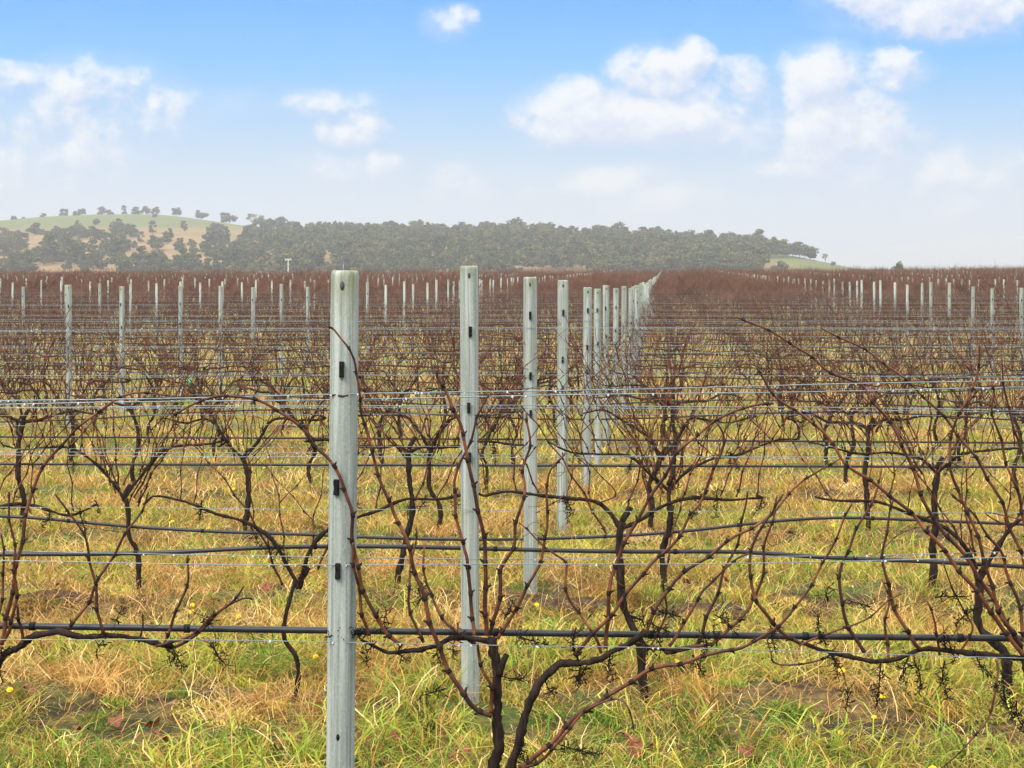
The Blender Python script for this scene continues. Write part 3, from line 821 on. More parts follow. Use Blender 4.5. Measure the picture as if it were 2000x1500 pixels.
def tendril(t, q, r, L=.09, m=0):
    a0 = r.uniform(0, 6.28); pts = [q]; d = np.array((math.cos(a0), r.uniform(-.4, .4), math.sin(a0))); w = r.uniform(-6, 6)
    for s in range(7):
        ang = w * s * .14; dd = np.array((d[0] * math.cos(ang) - d[2] * math.sin(ang), d[1], d[0] * math.sin(ang) + d[2] * math.cos(ang)))
        pts.append(pts[-1] + dd * L / 7 + np.array((0, 0, -.002)))
    t.tube(spline(pts, .012), .0009, 4, m)
def bunch_stem(t, q, r, L=.12, m=0, down=None):
    """dried grape bunch stalk: a hanging rachis with many small side twigs"""
    d = np.array((r.uniform(-.6, .6), r.uniform(-.5, .3), -1.0)) if down is None else np.array(down, float); d /= np.linalg.norm(d)
    pts = spline([q, q + d * L * .5 + (r.uniform(-.015, .015), 0, 0), q + d * L], .012); t.tube(pts, np.linspace(.0022, .001, len(pts)), 5, m)
    n = len(pts)
    for i in range(1, n):
        for _ in range(6):
            u = np.array([r.gauss(0, 1) for _ in range(3)]); u /= np.linalg.norm(u); l = r.uniform(.012, .038) * (1.15 - i / n * .7)
            e = pts[i] + u * l; t.tube([pts[i], pts[i] + u * l * .6 + (0, 0, -.002), e], [.0011, .0010, .0014], 3, m)
            if r.random() < .8: 
                u2 = u + np.array([r.gauss(0, .7) for _ in range(3)]); u2 /= np.linalg.norm(u2); t.tube([pts[i] + u * l * .6, pts[i] + u * l * .6 + u2 * .011], [.0009, .0014], 3, m)

def gen_vine(r, dense=1.0, lowfork=None):
    """skeleton of one vine, local coordinates, x along the row; returns trunk pts, arm list, cane list"""
    fork = r.uniform(.70, .83) if r.random() < .65 else r.uniform(.50, .62) if lowfork is None else lowfork
    lean = r.uniform(-.12, .12)
    tp = [(0, 0, -.08), (r.uniform(-.03, .03) + lean * .2, r.uniform(-.02, .02), .2), (lean * .5 + r.uniform(-.06, .06), r.uniform(-.02, .02), fork * .62), (lean, 0, fork)]
    arms = []; canes = []
    for sgn in (-1, 1):
        L = r.uniform(.40, .72); zt = .845 + r.uniform(-.03, .03); kx = r.uniform(.7, 1.5)
        pts = [(lean, 0, fork - .02), (lean + sgn * .08 * kx, r.uniform(-.015, .015), fork + (zt - fork) * r.uniform(.25, .5)), (lean + sgn * .20 * kx, 0, fork + (zt - fork) * r.uniform(.65, .95)), (lean + sgn * .40, 0, zt + r.uniform(-.05, .02)),
               (lean + sgn * .58, 0, zt + r.uniform(-.02, .02)), (lean + sgn * L, 0, zt + r.uniform(-.03, .03))]
        arms.append(pts)
        ap = spline(pts, .03); a = arclen(ap)
        n = int(r.randint(9, 13) * dense)
        for i in range(n):
            s = a[-1] * (.16 + .84 * (i + r.random() * .8) / n); q = np.array([np.interp(min(s, a[-1]), a, ap[:, c]) for c in range(3)])
            L2 = r.uniform(.42, .86) if r.random() < .9 else r.uniform(.86, .98)
            out = sgn * (s / a[-1]) * .30 + r.uniform(-.45, .45)
            d = np.array((out, r.uniform(-.10, .10), 1.0)); d /= np.linalg.norm(d)
            bend = r.uniform(-.35, .35) + out * .4; droop = -.25 * L2 * max(0, L2 - .7)
            c = [q, q + d * L2 * .33, q + d * L2 * .66 + (bend * .09, r.uniform(-.03, .03), 0), q + d * L2 * (1 - .1) + (bend * .26 * L2, r.uniform(-.05, .05), droop)]
            canes.append((c, r.uniform(.0023, .0040), .0012))
            for _q in range(2 if r.random() < .35 else 1):   # lateral shoot
                k = np.array(c[1]); l = r.uniform(.18, .42); sd = r.choice((-1, 1))
                canes.append(([k, k + (sd * l * .45, r.uniform(-.03, .03), l * .5), k + (sd * l * .8, r.uniform(-.04, .04), l * r.uniform(.5, 1.0))], .0024, .0011))
        for _ in range(int(r.randint(2, 4) * dense)):    # fan of canes straight from the head
            q = np.array((lean + sgn * r.uniform(0, .08), r.uniform(-.02, .02), fork + r.uniform(-.06, .10))); L3 = r.uniform(.5, .92); an = sgn * r.uniform(.05, .75)
            d = np.array((math.sin(an), r.uniform(-.08, .08), math.cos(an))); b = r.uniform(-.1, .18) * sgn
            canes.append(([q, q + d * L3 * .35 + (-b * .3, 0, 0), q + d * L3 * .7 + (0, r.uniform(-.03, .03), 0), q + d * L3 + (b * .5, 0, -abs(b) * .4)], r.uniform(.0036, .0055), .0016))
        for _ in range(r.randint(0, 2)):    # low suckers crossing in front
            s = r.uniform(.1, .7) * a[-1]; q = np.array([np.interp(s, a, ap[:, c]) for c in range(3)])
            canes.append(([q, q + (r.uniform(-.2, .2), r.uniform(-.06, 0), r.uniform(-.05, .15)), q + (r.uniform(-.35, .35), r.uniform(-.08, 0), r.uniform(-.3, .25))], .003, .0013))
    return tp, arms, canes
def vine_parts(root, sk, r, hi=True, split=False, offset=None):
    tp, arms, canes = sk; sd = r.uniform(0, 9)
    t = Tubes(); tw = r.uniform(.75, 1.15) * (.72 if split and len(canes) < 24 else 1); wood(t, tp, .020 * tw, .015 * tw, 10 if hi else 6, .35, .02 if hi else .05, seed=sd)
    wood(t, [tp[-1], (tp[-1][0] + .03, 0, tp[-1][2] + .06)], .014, .012, 7, .3, .02)
    link('trunk', t.mesh('trunk', M['old']), root)
    for a in arms:
        t = Tubes(); wood(t, a, .0125 * (.75 if split else 1), .005, 8 if hi else 5, .4, .018 if hi else .05, seed=r.uniform(0, 9)); link('arm', t.mesh('arm', M['old']), root)
    def finish(t):
        for c, r0, r1 in []: pass
    if split:
        for c, r0, r1 in canes:
            t = Tubes(); p = cane_tube(t, c, r0, r1, 6, .012, seed=r.uniform(0, 9))
            for _ in range(2):
                if r.random() < .6: tendril(t, p[r.randrange(len(p) // 3, len(p))], r, r.uniform(.05, .12))
            link('cane', t.mesh('cane', [M['cane'], M['old']]), root)
    else:
        t = Tubes()
        for c, r0, r1 in canes:
            p = cane_tube(t, c, r0, r1, 5 if hi else 4, .03 if hi else .06, seed=r.uniform(0, 9), node=.085) if hi else None
            if not hi: pp = spline(c, .16); t.tube(pp, np.linspace(r0 * 1.1, r1 * 1.3, len(pp)), 3, cap=False)
            elif r.random() < .5: tendril(t, p[r.randrange(len(p) // 3, len(p))], r, r.uniform(.05, .1))
        link('crown', t.mesh('cane_crown', M['cane'] if hi else M['cane_mid']), root)
    if hi:
        t = Tubes()
        for a in arms:
            ap = spline(a, .05)
            for _ in range(r.randint(2, 5)): bunch_stem(t, ap[r.randrange(2, len(ap))] + (0, -.01, r.uniform(-.01, .05)), r, r.uniform(.05, .12))
        o = link('bunch_stems', t.mesh('bunch_stems', M['stem']), root); o['kind'] = 'stuff'

VINES = {}   # row -> trunk x positions
def vine_rows():
    r = random.Random(31)
    for i, Z in enumerate(ROWS):
        if i == 0: continue
        if i == 1: xs = [(p - 1000) * Z / F for p in (575, 1262, 1968)]; xs = [xs[0] - 1.47] + xs + [xs[-1] + 1.47]
        elif i == 2: xs = [(p - 1000) * Z / F for p in (275, 775, 1300, 1815)]; xs = [xs[0] - 1.47] + xs + [xs[-1] + 1.47]
        elif i == 3: xs = [(p - 1000) * Z / F for p in (39, 478, 855, 1272, 1690)] + [(2080 - 1000) * Z / F]
        else:
            x0 = main_x(i) + .72; W = .303 * Z + .8; xs = []
            k = math.floor((-W - x0) / 1.5)
            while x0 + k * 1.5 < W:
                if r.random() > .03: xs.append(x0 + k * 1.5 + r.uniform(-.12, .12))
                k += 1
        VINES[i] = xs
vine_rows()
def build_vines():
    r = random.Random(77); n_ind = 3
    protoH = []; protoM = []
    # rows 2 to 4: every vine modelled by itself
    for i in (1, 2, 3):
        Z = ROWS[i]
        for k, x in enumerate(VINES[i]):
            z = float(gbase(x, Z)) + .03
            where = f'{["second", "third", "fourth"][i - 1]} vine row from the camera, {ORD[k]} vine counting from its left end'
            root = empty('grapevine', (x, Z, z), f'bare grapevine, {where}', 'grapevine', f'grapevines of the {["second", "third", "fourth"][i - 1]} row')
            sk = gen_vine(r, .55 if i == 1 else 1.35)
            vine_parts(root, sk, r, True, i < 3); n_ind += 1
            if i == 3 and k < 5: remember(root); protoH.append(root)
    for _ in range(4):
        root = empty('grapevine', (0, 0, 0), 'tmp', 'grapevine'); vine_parts(root, gen_vine(r, 1.5), r, True, False); remember(root); protoH.append(root)
    spareH = protoH[-4:]
    for _ in range(10):
        root = empty('grapevine', (0, 0, 0), 'tmp', 'grapevine'); vine_parts(root, gen_vine(r, 1.45), r, False, False); remember(root); protoM.append(root)
    spare = spareH + protoM; used = set(); far = []
    for i in range(4, len(ROWS)):
        Z = ROWS[i]
        for k, x in enumerate(VINES[i]):
            z = float(gbase(x, Z)) + .03
            if n_ind >= 300: far.append((x, Z, z)); continue
            pr = r.choice(protoH) if i < 9 else r.choice(protoM)
            sp = [s for s in spare if s.name not in used and ((s in protoH) if i < 9 else (s in protoM))]
            if sp: o = sp[0]; used.add(o.name)
            else: o = copy_tree(pr)
            o.location = (x, Z, z); o.rotation_euler = (0, 0, r.choice((0, math.pi)) + r.uniform(-.08, .08)); s = r.uniform(.94, 1.06); o.scale = (s, s, r.uniform(.93, 1.06)); n_ind += 1
            if i < 12: tag(o, f'bare grapevine, {ORD[k]} from the left end of the {nth(i + 1)} vine row', 'grapevine', f'grapevines of the {nth(i + 1)} row')
            else: tag(o, f'small bare reddish grapevine, {nth(k + 1)} from the left end of the {nth(i + 1)} vine row', 'grapevine', f'grapevines of the {nth(i + 1)} row')
    # the far vineyard as one mass
    g = np.random.default_rng(9); lib = []
    for li in range(14):
        tp, arms, canes = gen_vine(r, 1.35); t = Tubes()
        pp = spline(tp, .25); t.tube(pp, np.linspace(.026, .02, len(pp)), 3, 1, cap=False)
        for a in arms: pp = spline(a, .25); t.tube(pp, np.linspace(.013, .008, len(pp)), 3, 1, cap=False)
        for c, r0, r1 in canes:
            pp = spline(c, .32); t.tube(pp, np.linspace(.006, .004, len(pp)), 3, 0, cap=False)
        V, Q, T = t.arrays(); lib.append((V, Q, np.array(t.mq)))
    Vs = []; Qs = []; Ms = []; n = 0
    for x, Z, z in far:
        V, Q, mq = lib[g.integers(14)]; W = V.copy()
        if g.random() < .5: W[:, 0] *= -1
        W[:, 2] *= g.uniform(1.04, 1.2) * (1 + .08 * (Z > 70)) * (1.22 if g.random() < .12 else 1); W[:, 0] *= g.uniform(.95, 1.1)
        # thicken slightly with distance is not needed: rows stack up behind each other
        Vs.append(W + (x, Z, z)); Qs.append(Q + n); Ms.append(mq); n += len(V)
    o = link('vineyard_mass', mesh_from('vineyard_mass', np.vstack(Vs), [np.vstack(Qs)], [M['cane_far'], M['old']], mi=np.concatenate(Ms)))
    tag(o, 'reddish brown mass of bare vines filling the far vineyard', 'vineyard', kind='stuff')
build_vines()

# ---- the closest row, traced cane by cane
R0 = 4.54
def wp(pts, dz=0.0, dz2=None, r=None):
    out = []
    for k, (a, b) in enumerate(pts):
        f = k / max(1, len(pts) - 1); d = dz + ((dz2 if dz2 is not None else dz) - dz) * f
        out.append(P(a, b, R0 + d))
    return out
def pxr(d): return d * R0 / F / 2 * .86     # apparent diameter in photo px -> radius
def build_row_one():
    r = random.Random(2)
    def vine(loc, label, trunk, arms, canes, stems):
        root = empty('grapevine', loc, label, 'grapevine', 'grapevines of the closest row'); o0 = np.array(loc)
        t = Tubes()
        for pts, d0, d1, dz in trunk: wood(t, [p - o0 for p in wp(pts, dz)], pxr(d0), pxr(d1), 14, .30, .012, seed=r.uniform(0, 9))
        link('trunk', t.mesh('trunk', M['old']), root)
        for pts, d0, d1, dz in arms:
            t = Tubes(); wood(t, [p - o0 for p in wp(pts, dz)], pxr(d0), pxr(d1), 10, .30, .012, seed=r.uniform(0, 9)); link('arm', t.mesh('arm', M['old'] if d0 > 11 else M['cane']), root)
        for pts, d0, d1, dz in canes:
            t = Tubes(); p = cane_tube(t, [q - o0 for q in wp(pts, dz * .3, dz)], pxr(d0), pxr(d1), 8, .008, seed=r.uniform(0, 9), node=.07, zig=.007)
            for _ in range(3):
                if r.random() < .45: tendril(t, p[r.randrange(len(p) // 5, len(p))], r, r.uniform(.04, .11))
            link('cane', t.mesh('cane', [M['cane'], M['old']]), root)
        for pts, d0, d1, dz in arms:
            ap = wp(pts)
            for q in ap[2:]:
                if r.random() < .55: px_, pz_ = q[0] * F / R0 + 1000, HOR - (q[2] - CAMZ) * F / R0; stems = stems + [(px_ + r.uniform(-14, 14), pz_ + r.uniform(-14, 12), r.uniform(.04, .075), (r.uniform(-.8, .8), -.2, r.choice((-1, -1, .8))))]
        for px, py, L, down in stems:
            t = Tubes(); bunch_stem(t, P(px, py, R0 - .02) - o0, r, L, down=down); link('bunch_stem', t.mesh('bunch_stem', M['stem']), root)
        return root
    # vine beyond the left edge
    arms = [([(-90, 1470), (-50, 1370), (0, 1292), (42, 1266), (70, 1237), (119, 1226), (168, 1241), (217, 1241), (266, 1256), (308, 1268), (329, 1268)], 22, 10, 0)]
    canes = [([(325, 1269), (357, 1257), (385, 1238), (427, 1196), (473, 1169), (490, 1171)], 8, 4, .02), ([(305, 1262), (330, 1256), (371, 1241), (413, 1206), (452, 1175), (477, 1145)], 7, 4, -.03),
             ([(2, 1259), (10, 1227), (21, 1168), (31, 1115), (40, 1070), (49, 1021), (56, 985), (66, 948), (94, 899), (115, 874), (157, 832), (206, 794), (260, 768), (330, 772)], 10, 4, .05),
             ([(8, 1250), (22, 1224), (29, 1180), (31, 1140), (26, 1060), (14, 960)], 8, 4, -.05), ([(134, 1228), (168, 1182), (189, 1140), (217, 1091), (245, 1045), (275, 998), (292, 960)], 7.5, 4, .05),
             ([(202, 1238), (194, 1206), (187, 1154), (178, 1105), (173, 1073), (161, 1042), (136, 1000), (105, 965)], 7.5, 4, -.05), ([(318, 1262), (336, 1217), (353, 1175), (367, 1129), (369, 1084)], 7, 4.5, .04),
             ([(271, 1255), (278, 1227), (276, 1199)], 5, 3, 0), ([(45, 1250), (40, 1215), (33, 1180)], 8, 5, -.04), ([(385, 1247), (412, 1258), (428, 1278)], 3.5, 2.5, 0), ([(-8, 1275), (-2, 1200), (8, 1120), (2, 1040)], 8, 4, .05)]
    stems = [(415, 1255, .07, (.6, 0, -1)), (20, 1262, .05, None), (232, 1220, .03, (0, 0, 1)), (335, 1270, .035, None), (392, 1216, .03, (1, 0, .2))]
    x = (-95 - 1000) * R0 / F
    vine((x, R0, 0), 'closest grapevine reaching in from the left edge, its arm dipping beside the big post', [([(-95, 1880), (-98, 1700), (-88, 1560), (-90, 1460)], 34, 24, 0)], arms, canes, stems)
    # the central forked vine
    trunk = [([(992, 1885), (985, 1760), (976, 1620), (967, 1500), (971, 1455), (966, 1413), (973, 1378), (974, 1343), (974, 1308), (962, 1276), (958, 1250)], 36, 19, 0),
             ([(974, 1320), (980, 1300), (988, 1279)], 16, 12, -.01)]
    arms = [([(958, 1253), (936, 1250), (894, 1247), (855, 1259), (824, 1262), (789, 1262), (754, 1268), (726, 1261), (698, 1252)], 14, 7, 0),
            ([(975, 1640), (982, 1560), (988, 1500), (1002, 1448), (1020, 1406), (1041, 1364), (1062, 1329), (1090, 1301), (1108, 1296), (1139, 1290), (1174, 1280), (1202, 1266), (1237, 1255), (1262, 1236)], 27, 12, -.03),
            ([(1235, 1255), (1265, 1266), (1300, 1276), (1345, 1269), (1386, 1262)], 9, 7, -.01)]
    canes = [([(1260, 1238), (1275, 1203), (1300, 1157), (1335, 1119), (1387, 1084), (1433, 1049), (1468, 1031), (1510, 1003), (1545, 958), (1594, 923), (1640, 896)], 9, 4, .06),
             ([(1013, 1498), (1034, 1490), (1051, 1472), (1083, 1444), (1114, 1413), (1135, 1392), (1177, 1367), (1230, 1332), (1265, 1311), (1300, 1300), (1328, 1296), (1405, 1273), (1457, 1262), (1510, 1229), (1552, 1190), (1587, 1135), (1615, 1089), (1629, 1056), (1650, 1014), (1664, 985)], 11, 4, -.12),
             ([(1020, 1500), (1040, 1494), (1065, 1479), (1090, 1451), (1120, 1412), (1153, 1383), (1195, 1366), (1219, 1371), (1233, 1392), (1237, 1425)], 8, 3, -.16),
             ([(785, 1262), (754, 1234), (733, 1203), (712, 1157), (701, 1122), (694, 1087), (688, 1040), (686, 1000), (676, 962), (665, 934), (640, 895), (616, 871), (588, 836), (542, 801), (500, 781), (451, 774), (420, 775), (381, 787), (340, 812)], 9, 5, -.10),
             ([(721, 1241), (708, 1196), (698, 1140), (692, 1100), (688, 1060)], 8, 6, -.06),
             ([(960, 1399), (936, 1388), (915, 1371), (890, 1332), (866, 1287), (850, 1245), (838, 1206), (824, 1154), (806, 1101), (796, 1063), (785, 1031), (768, 999), (750, 958), (738, 920), (724, 878), (715, 832), (703, 797), (700, 745), (694, 710), (682, 685), (663, 657), (652, 642), (637, 636)], 11, 4, -.10),
             ([(827, 1255), (810, 1217), (798, 1175), (799, 1133), (810, 1066), (812, 1030)], 7, 3.5, .04), ([(929, 1259), (908, 1245), (880, 1224), (859, 1196), (838, 1155), (829, 1110), (827, 1063)], 8.5, 4, .04),
             ([(927, 1241), (924, 1206), (917, 1161), (915, 1101), (904, 1066), (896, 1028), (891, 998), (886, 951), (890, 930), (904, 895), (922, 850), (936, 808), (953, 769)], 8.5, 4.5, .04),
             ([(950, 1241), (950, 1203), (946, 1157), (950, 1098), (943, 1045), (936, 1000), (922, 944), (915, 895), (904, 857), (897, 822), (876, 776), (854, 738), (855, 722)], 10, 6.5, -.05),
             ([(957, 1238), (971, 1189), (978, 1140), (981, 1108), (1002, 1066), (1008, 1028), (1016, 994), (1025, 951), (1023, 913), (1034, 864), (1029, 804)], 9, 4.5, .03),
             ([(972, 1247), (988, 1224), (1009, 1185), (1027, 1154), (1048, 1112), (1062, 1070), (1069, 1031), (1067, 994), (1071, 944), (1076, 916), (1104, 885)], 8, 4, -.03),
             ([(960, 1392), (958, 1343), (946, 1315), (936, 1280), (931, 1259)], 9, 6, -.05), ([(1174, 1276), (1163, 1241), (1139, 1210), (1114, 1175), (1106, 1140), (1104, 1101), (1086, 1084), (1055, 1059), (1013, 1021)], 7.5, 3, .03),
             ([(1183, 1266), (1186, 1210), (1191, 1161), (1195, 1122), (1212, 1080), (1237, 1028), (1256, 996), (1279, 958), (1300, 925), (1321, 888), (1352, 857), (1398, 822), (1440, 801), (1482, 790), (1512, 788)], 9, 5, -.05),
             ([(1121, 1280), (1153, 1245), (1191, 1203), (1216, 1171), (1265, 1108), (1310, 1068), (1352, 1003), (1366, 985), (1380, 948), (1405, 895), (1412, 850), (1401, 825)], 8.5, 4.5, -.08),
             ([(1300, 1276), (1345, 1266), (1366, 1248), (1384, 1199), (1401, 1157), (1415, 1115), (1440, 1059), (1454, 1000), (1458, 960)], 8.5, 4, .05), ([(1307, 1262), (1342, 1210), (1366, 1161), (1394, 1136), (1433, 1094), (1468, 1080)], 7, 4, .0),
             ([(1390, 1260), (1422, 1231), (1471, 1175), (1489, 1119), (1496, 1056), (1511, 1005), (1520, 970)], 8, 4, .03), ([(1263, 1270), (1285, 1240), (1300, 1190), (1298, 1130), (1310, 1060), (1330, 980)], 5, 3, .05),
             ([(1130, 1290), (1119, 1262), (1135, 1225), (1160, 1190)], 4, 2.5, -.03)]
    stems = [(742, 1235, .06, (.3, 0, 1)), (725, 1240, .05, (-1, 0, .1)), (815, 1180, .06, (.2, 0, 1)), (690, 1232, .06, (-1, -.3, -.15)), (1000, 1235, .10, (1, 0, -.35)), (985, 1210, .05, (.4, 0, .8)), (1125, 1225, .09, (.1, 0, -1)), (1135, 1300, .05, (0, 0, -1)),
             (1260, 1225, .06, (-.6, -.2, .5)), (1095, 1455, .10, (1, 0, -.25)), (870, 1345, .07, (-1, 0, -.3)), (992, 1325, .04, (1, 0, 0)), (1370, 1230, .07, (.2, 0, -1)), (1395, 1200, .07, (.6, 0, -.5)), (1310, 1235, .07, (-.9, 0, .4)), (1330, 1205, .06, (-1, 0, .3)), (780, 1262, .04, None)]
    vine((trunk[0][0][0][0] * R0 / F - 1000 * R0 / F, R0, 0), 'closest grapevine with a dark forked trunk, just east of the big close post', trunk, arms, canes, stems)
    # vine at the right edge
    trunk = [([(2052, 1885), (2050, 1700), (2035, 1520), (2020, 1400), (2012, 1330), (2002, 1283)], 34, 20, 0)]
    arms = [([(2006, 1285), (1958, 1283), (1909, 1285), (1860, 1279), (1804, 1271), (1765, 1282), (1720, 1283), (1664, 1276), (1601, 1269), (1566, 1259)], 13, 9, 0)]
    canes = [([(1566, 1259), (1517, 1227), (1496, 1199), (1478, 1171), (1464, 1129), (1466, 1091), (1482, 1035), (1510, 1000), (1530, 965)], 9, 4, -.03), ([(1688, 1275), (1660, 1227), (1645, 1189), (1641, 1147), (1645, 1101), (1664, 1056), (1688, 1007), (1716, 951), (1722, 915)], 8.5, 4, .04),
             ([(1736, 1290), (1729, 1224), (1736, 1175), (1723, 1133)], 7, 4, .03), ([(1800, 1270), (1783, 1252), (1758, 1210), (1741, 1168), (1729, 1122), (1725, 1077), (1734, 1021), (1746, 978)], 9, 4, -.04), ([(1835, 1280), (1828, 1224), (1811, 1175)], 6, 4, -.02),
             ([(2000, 1280), (1961, 1234), (1944, 1206), (1909, 1157), (1863, 1101), (1825, 1052), (1790, 1014), (1769, 993), (1713, 948), (1653, 906), (1608, 843), (1562, 808), (1517, 776), (1475, 717)], 10, 4.5, -.08),
             ([(2000, 1283), (1975, 1231), (1933, 1160), (1880, 1080), (1820, 1010), (1790, 937), (1772, 892), (1755, 853), (1730, 815), (1702, 780), (1681, 752), (1622, 727), (1573, 689), (1510, 650), (1440, 619)], 10, 4, .06),
             ([(1997, 1262), (1975, 1231), (1954, 1199), (1933, 1133), (1916, 1070), (1891, 1000), (1877, 975), (1860, 930), (1856, 885), (1856, 850), (1877, 804), (1895, 766), (1912, 724), (1914, 696), (1911, 671)], 9, 4, -.05),
             ([(2003, 1255), (1986, 1168), (1965, 1115), (1954, 1077), (1930, 1045), (1896, 1000), (1860, 965)], 9, 4, .03), ([(2020, 1200), (2008, 1080), (1996, 990), (1979, 941), (1961, 885), (1940, 808), (1940, 766), (1933, 752)], 9, 4, -.06),
             ([(1947, 1290), (1949, 1325), (1937, 1378), (1919, 1420), (1874, 1469), (1842, 1499)], 6, 3, -.06), ([(1630, 1272), (1600, 1290), (1522, 1298), (1505, 1270), (1495, 1245)], 5, 3, .03), ([(1620, 1275), (1645, 1310), (1650, 1340)], 4, 2.5, 0),
             ([(1870, 1280), (1900, 1230), (1880, 1190), (1840, 1100)], 5.5, 3, .06), ([(2030, 1180), (1985, 1060), (1945, 960), (1880, 860), (1800, 770), (1700, 690), (1600, 640)], 8, 3.5, .08), ([(1560, 1262), (1600, 1243), (1680, 1215), (1735, 1175), (1760, 1160)], 5, 3, -.04),
             ([(2040, 1120), (2000, 900), (1970, 800), (1955, 700)], 7, 3.5, .0)]
    stems = [(1505, 1222, .06, (.2, 0, -1)), (1615, 1260, .08, (-.3, 0, 1)), (1615, 1268, .07, (.4, -.2, -1)), (1720, 1290, .12, (-.1, 0, -1)), (1785, 1290, .08, (.2, 0, -1)), (1850, 1240, .07, (.3, 0, -1)), (1845, 1290, .10, (.1, 0, -1)), (1920, 1180, .09, (-.7, 0, -.5)), (1885, 1165, .07, (-1, 0, 0)), (1960, 1340, .09, (.3, 0, -1)),
             (1650, 1345, .05, (0, 0, -1)), (1985, 1370, .08, (.3, 0, -1)), (1700, 1185, .05, (-1, 0, .3)), (1618, 1175, .04, (0, 0, 1)), (1975, 1300, .08, (-.6, 0, -.8))]
    vine(((2052 - 1000) * R0 / F, R0, 0), 'closest grapevine reaching in from the right edge with long drooping canes and dried stalks', trunk, arms, canes, stems)
build_row_one()

# ------------------------------------------------------------------ grass and weeds
GREEN = np.array([(.032, .082, .009), (.115, .225, .023), (.24, .36, .040), (.42, .48, .065)])
STRAW = np.array([(.56, .31, .085), (.76, .47, .16), (.32, .145, .04), (.92, .67, .30), (.64, .34, .10), (.52, .30, .07), (.38, .20, .045)])
BROWN = np.array([(.15, .065, .018), (.26, .12, .03), (.07, .034, .012), (.38, .19, .05)])
YELLOW = np.array([(.36, .36, .040), (.56, .48, .075), (.74, .57, .14)])
def blades(x, y, h, lean, w, col, g, segs=3, droop=1.0, z0=None):
    """(N,) arrays -> vertices, quads, tris, colours. lean 0 upright .. 1+ lying"""
    N = len(x); a = g.random(N) * 2 * math.pi; dx, dy = np.cos(a), np.sin(a)
    fa = g.random(N) * math.pi; wx, wy = np.cos(fa), np.sin(fa)
    z = gz(x, y) if z0 is None else z0
    V = np.zeros((N, segs * 2 + 1, 3)); C = np.repeat(col[:, None], segs * 2 + 1, 1)
    kink = g.normal(size=(N,)) * .26
    for k in range(segs + 1):
        f = k / segs
        out = h * lean * (f ** 1.7) ; up = h * (f - droop * lean * .62 * f ** 2.4)
        side = kink * h * np.sin(f * 3)
        cx = x + dx * out - dy * side; cy = y + dy * out + dx * side; cz = z - .01 + np.maximum(up, -.0 + f * .012)
        if k == segs: V[:, -1] = np.stack([cx, cy, cz], -1)
        else:
            ww = w * (1 - .55 * f) * .5
            V[:, 2 * k] = np.stack([cx - wx * ww, cy - wy * ww, cz], -1); V[:, 2 * k + 1] = np.stack([cx + wx * ww, cy + wy * ww, cz], -1)
    b = (np.arange(N) * (segs * 2 + 1))[:, None]
    Q = np.concatenate([b + np.array((2 * k, 2 * k + 1, 2 * k + 3, 2 * k + 2)) for k in range(segs - 1)]) if segs > 1 else np.zeros((0, 4), int)
    T = b + np.array((2 * segs - 2, 2 * segs - 1, 2 * segs))
    return V.reshape(-1, 3), Q, T, C.reshape(-1, 3)
class Mass:
    def __init__(s): s.p = []; s.n = 0
    def add(s, V, Q, T, C): s.p.append((V, Q + s.n, T + s.n, C)); s.n += len(V)
    def mesh(s, name, mat):
        V = np.vstack([a[0] for a in s.p]); Q = np.vstack([a[1] for a in s.p]); T = np.vstack([a[2] for a in s.p]); C = np.vstack([a[3] for a in s.p])
        return mesh_from(name, V, [f for f in (Q, T) if len(f)], mat, True, col=C)
def scatter(g, n, y0, y1, pad=.5, k=.315):
    """points in the view wedge, uniform per area"""
    y = np.sqrt(g.random(n) * (y1 ** 2 - y0 ** 2) + y0 ** 2); x = (g.random(n) * 2 - 1) * (y * k + pad); return x, y
def pick(g, pal, n, var=.18):
    c = pal[g.integers(len(pal), size=n)]; return c * (1 + var * (g.random((n, 1)) * 2 - 1))
def greenness(x, y):
    return .62 + .66 * fbm(x, y, .42, 4) + .35 * fbm(x, y, 1.6, 6) + .28 * (y < 6.75) - .22 * np.exp(-(row_dist(y) / .5) ** 2)
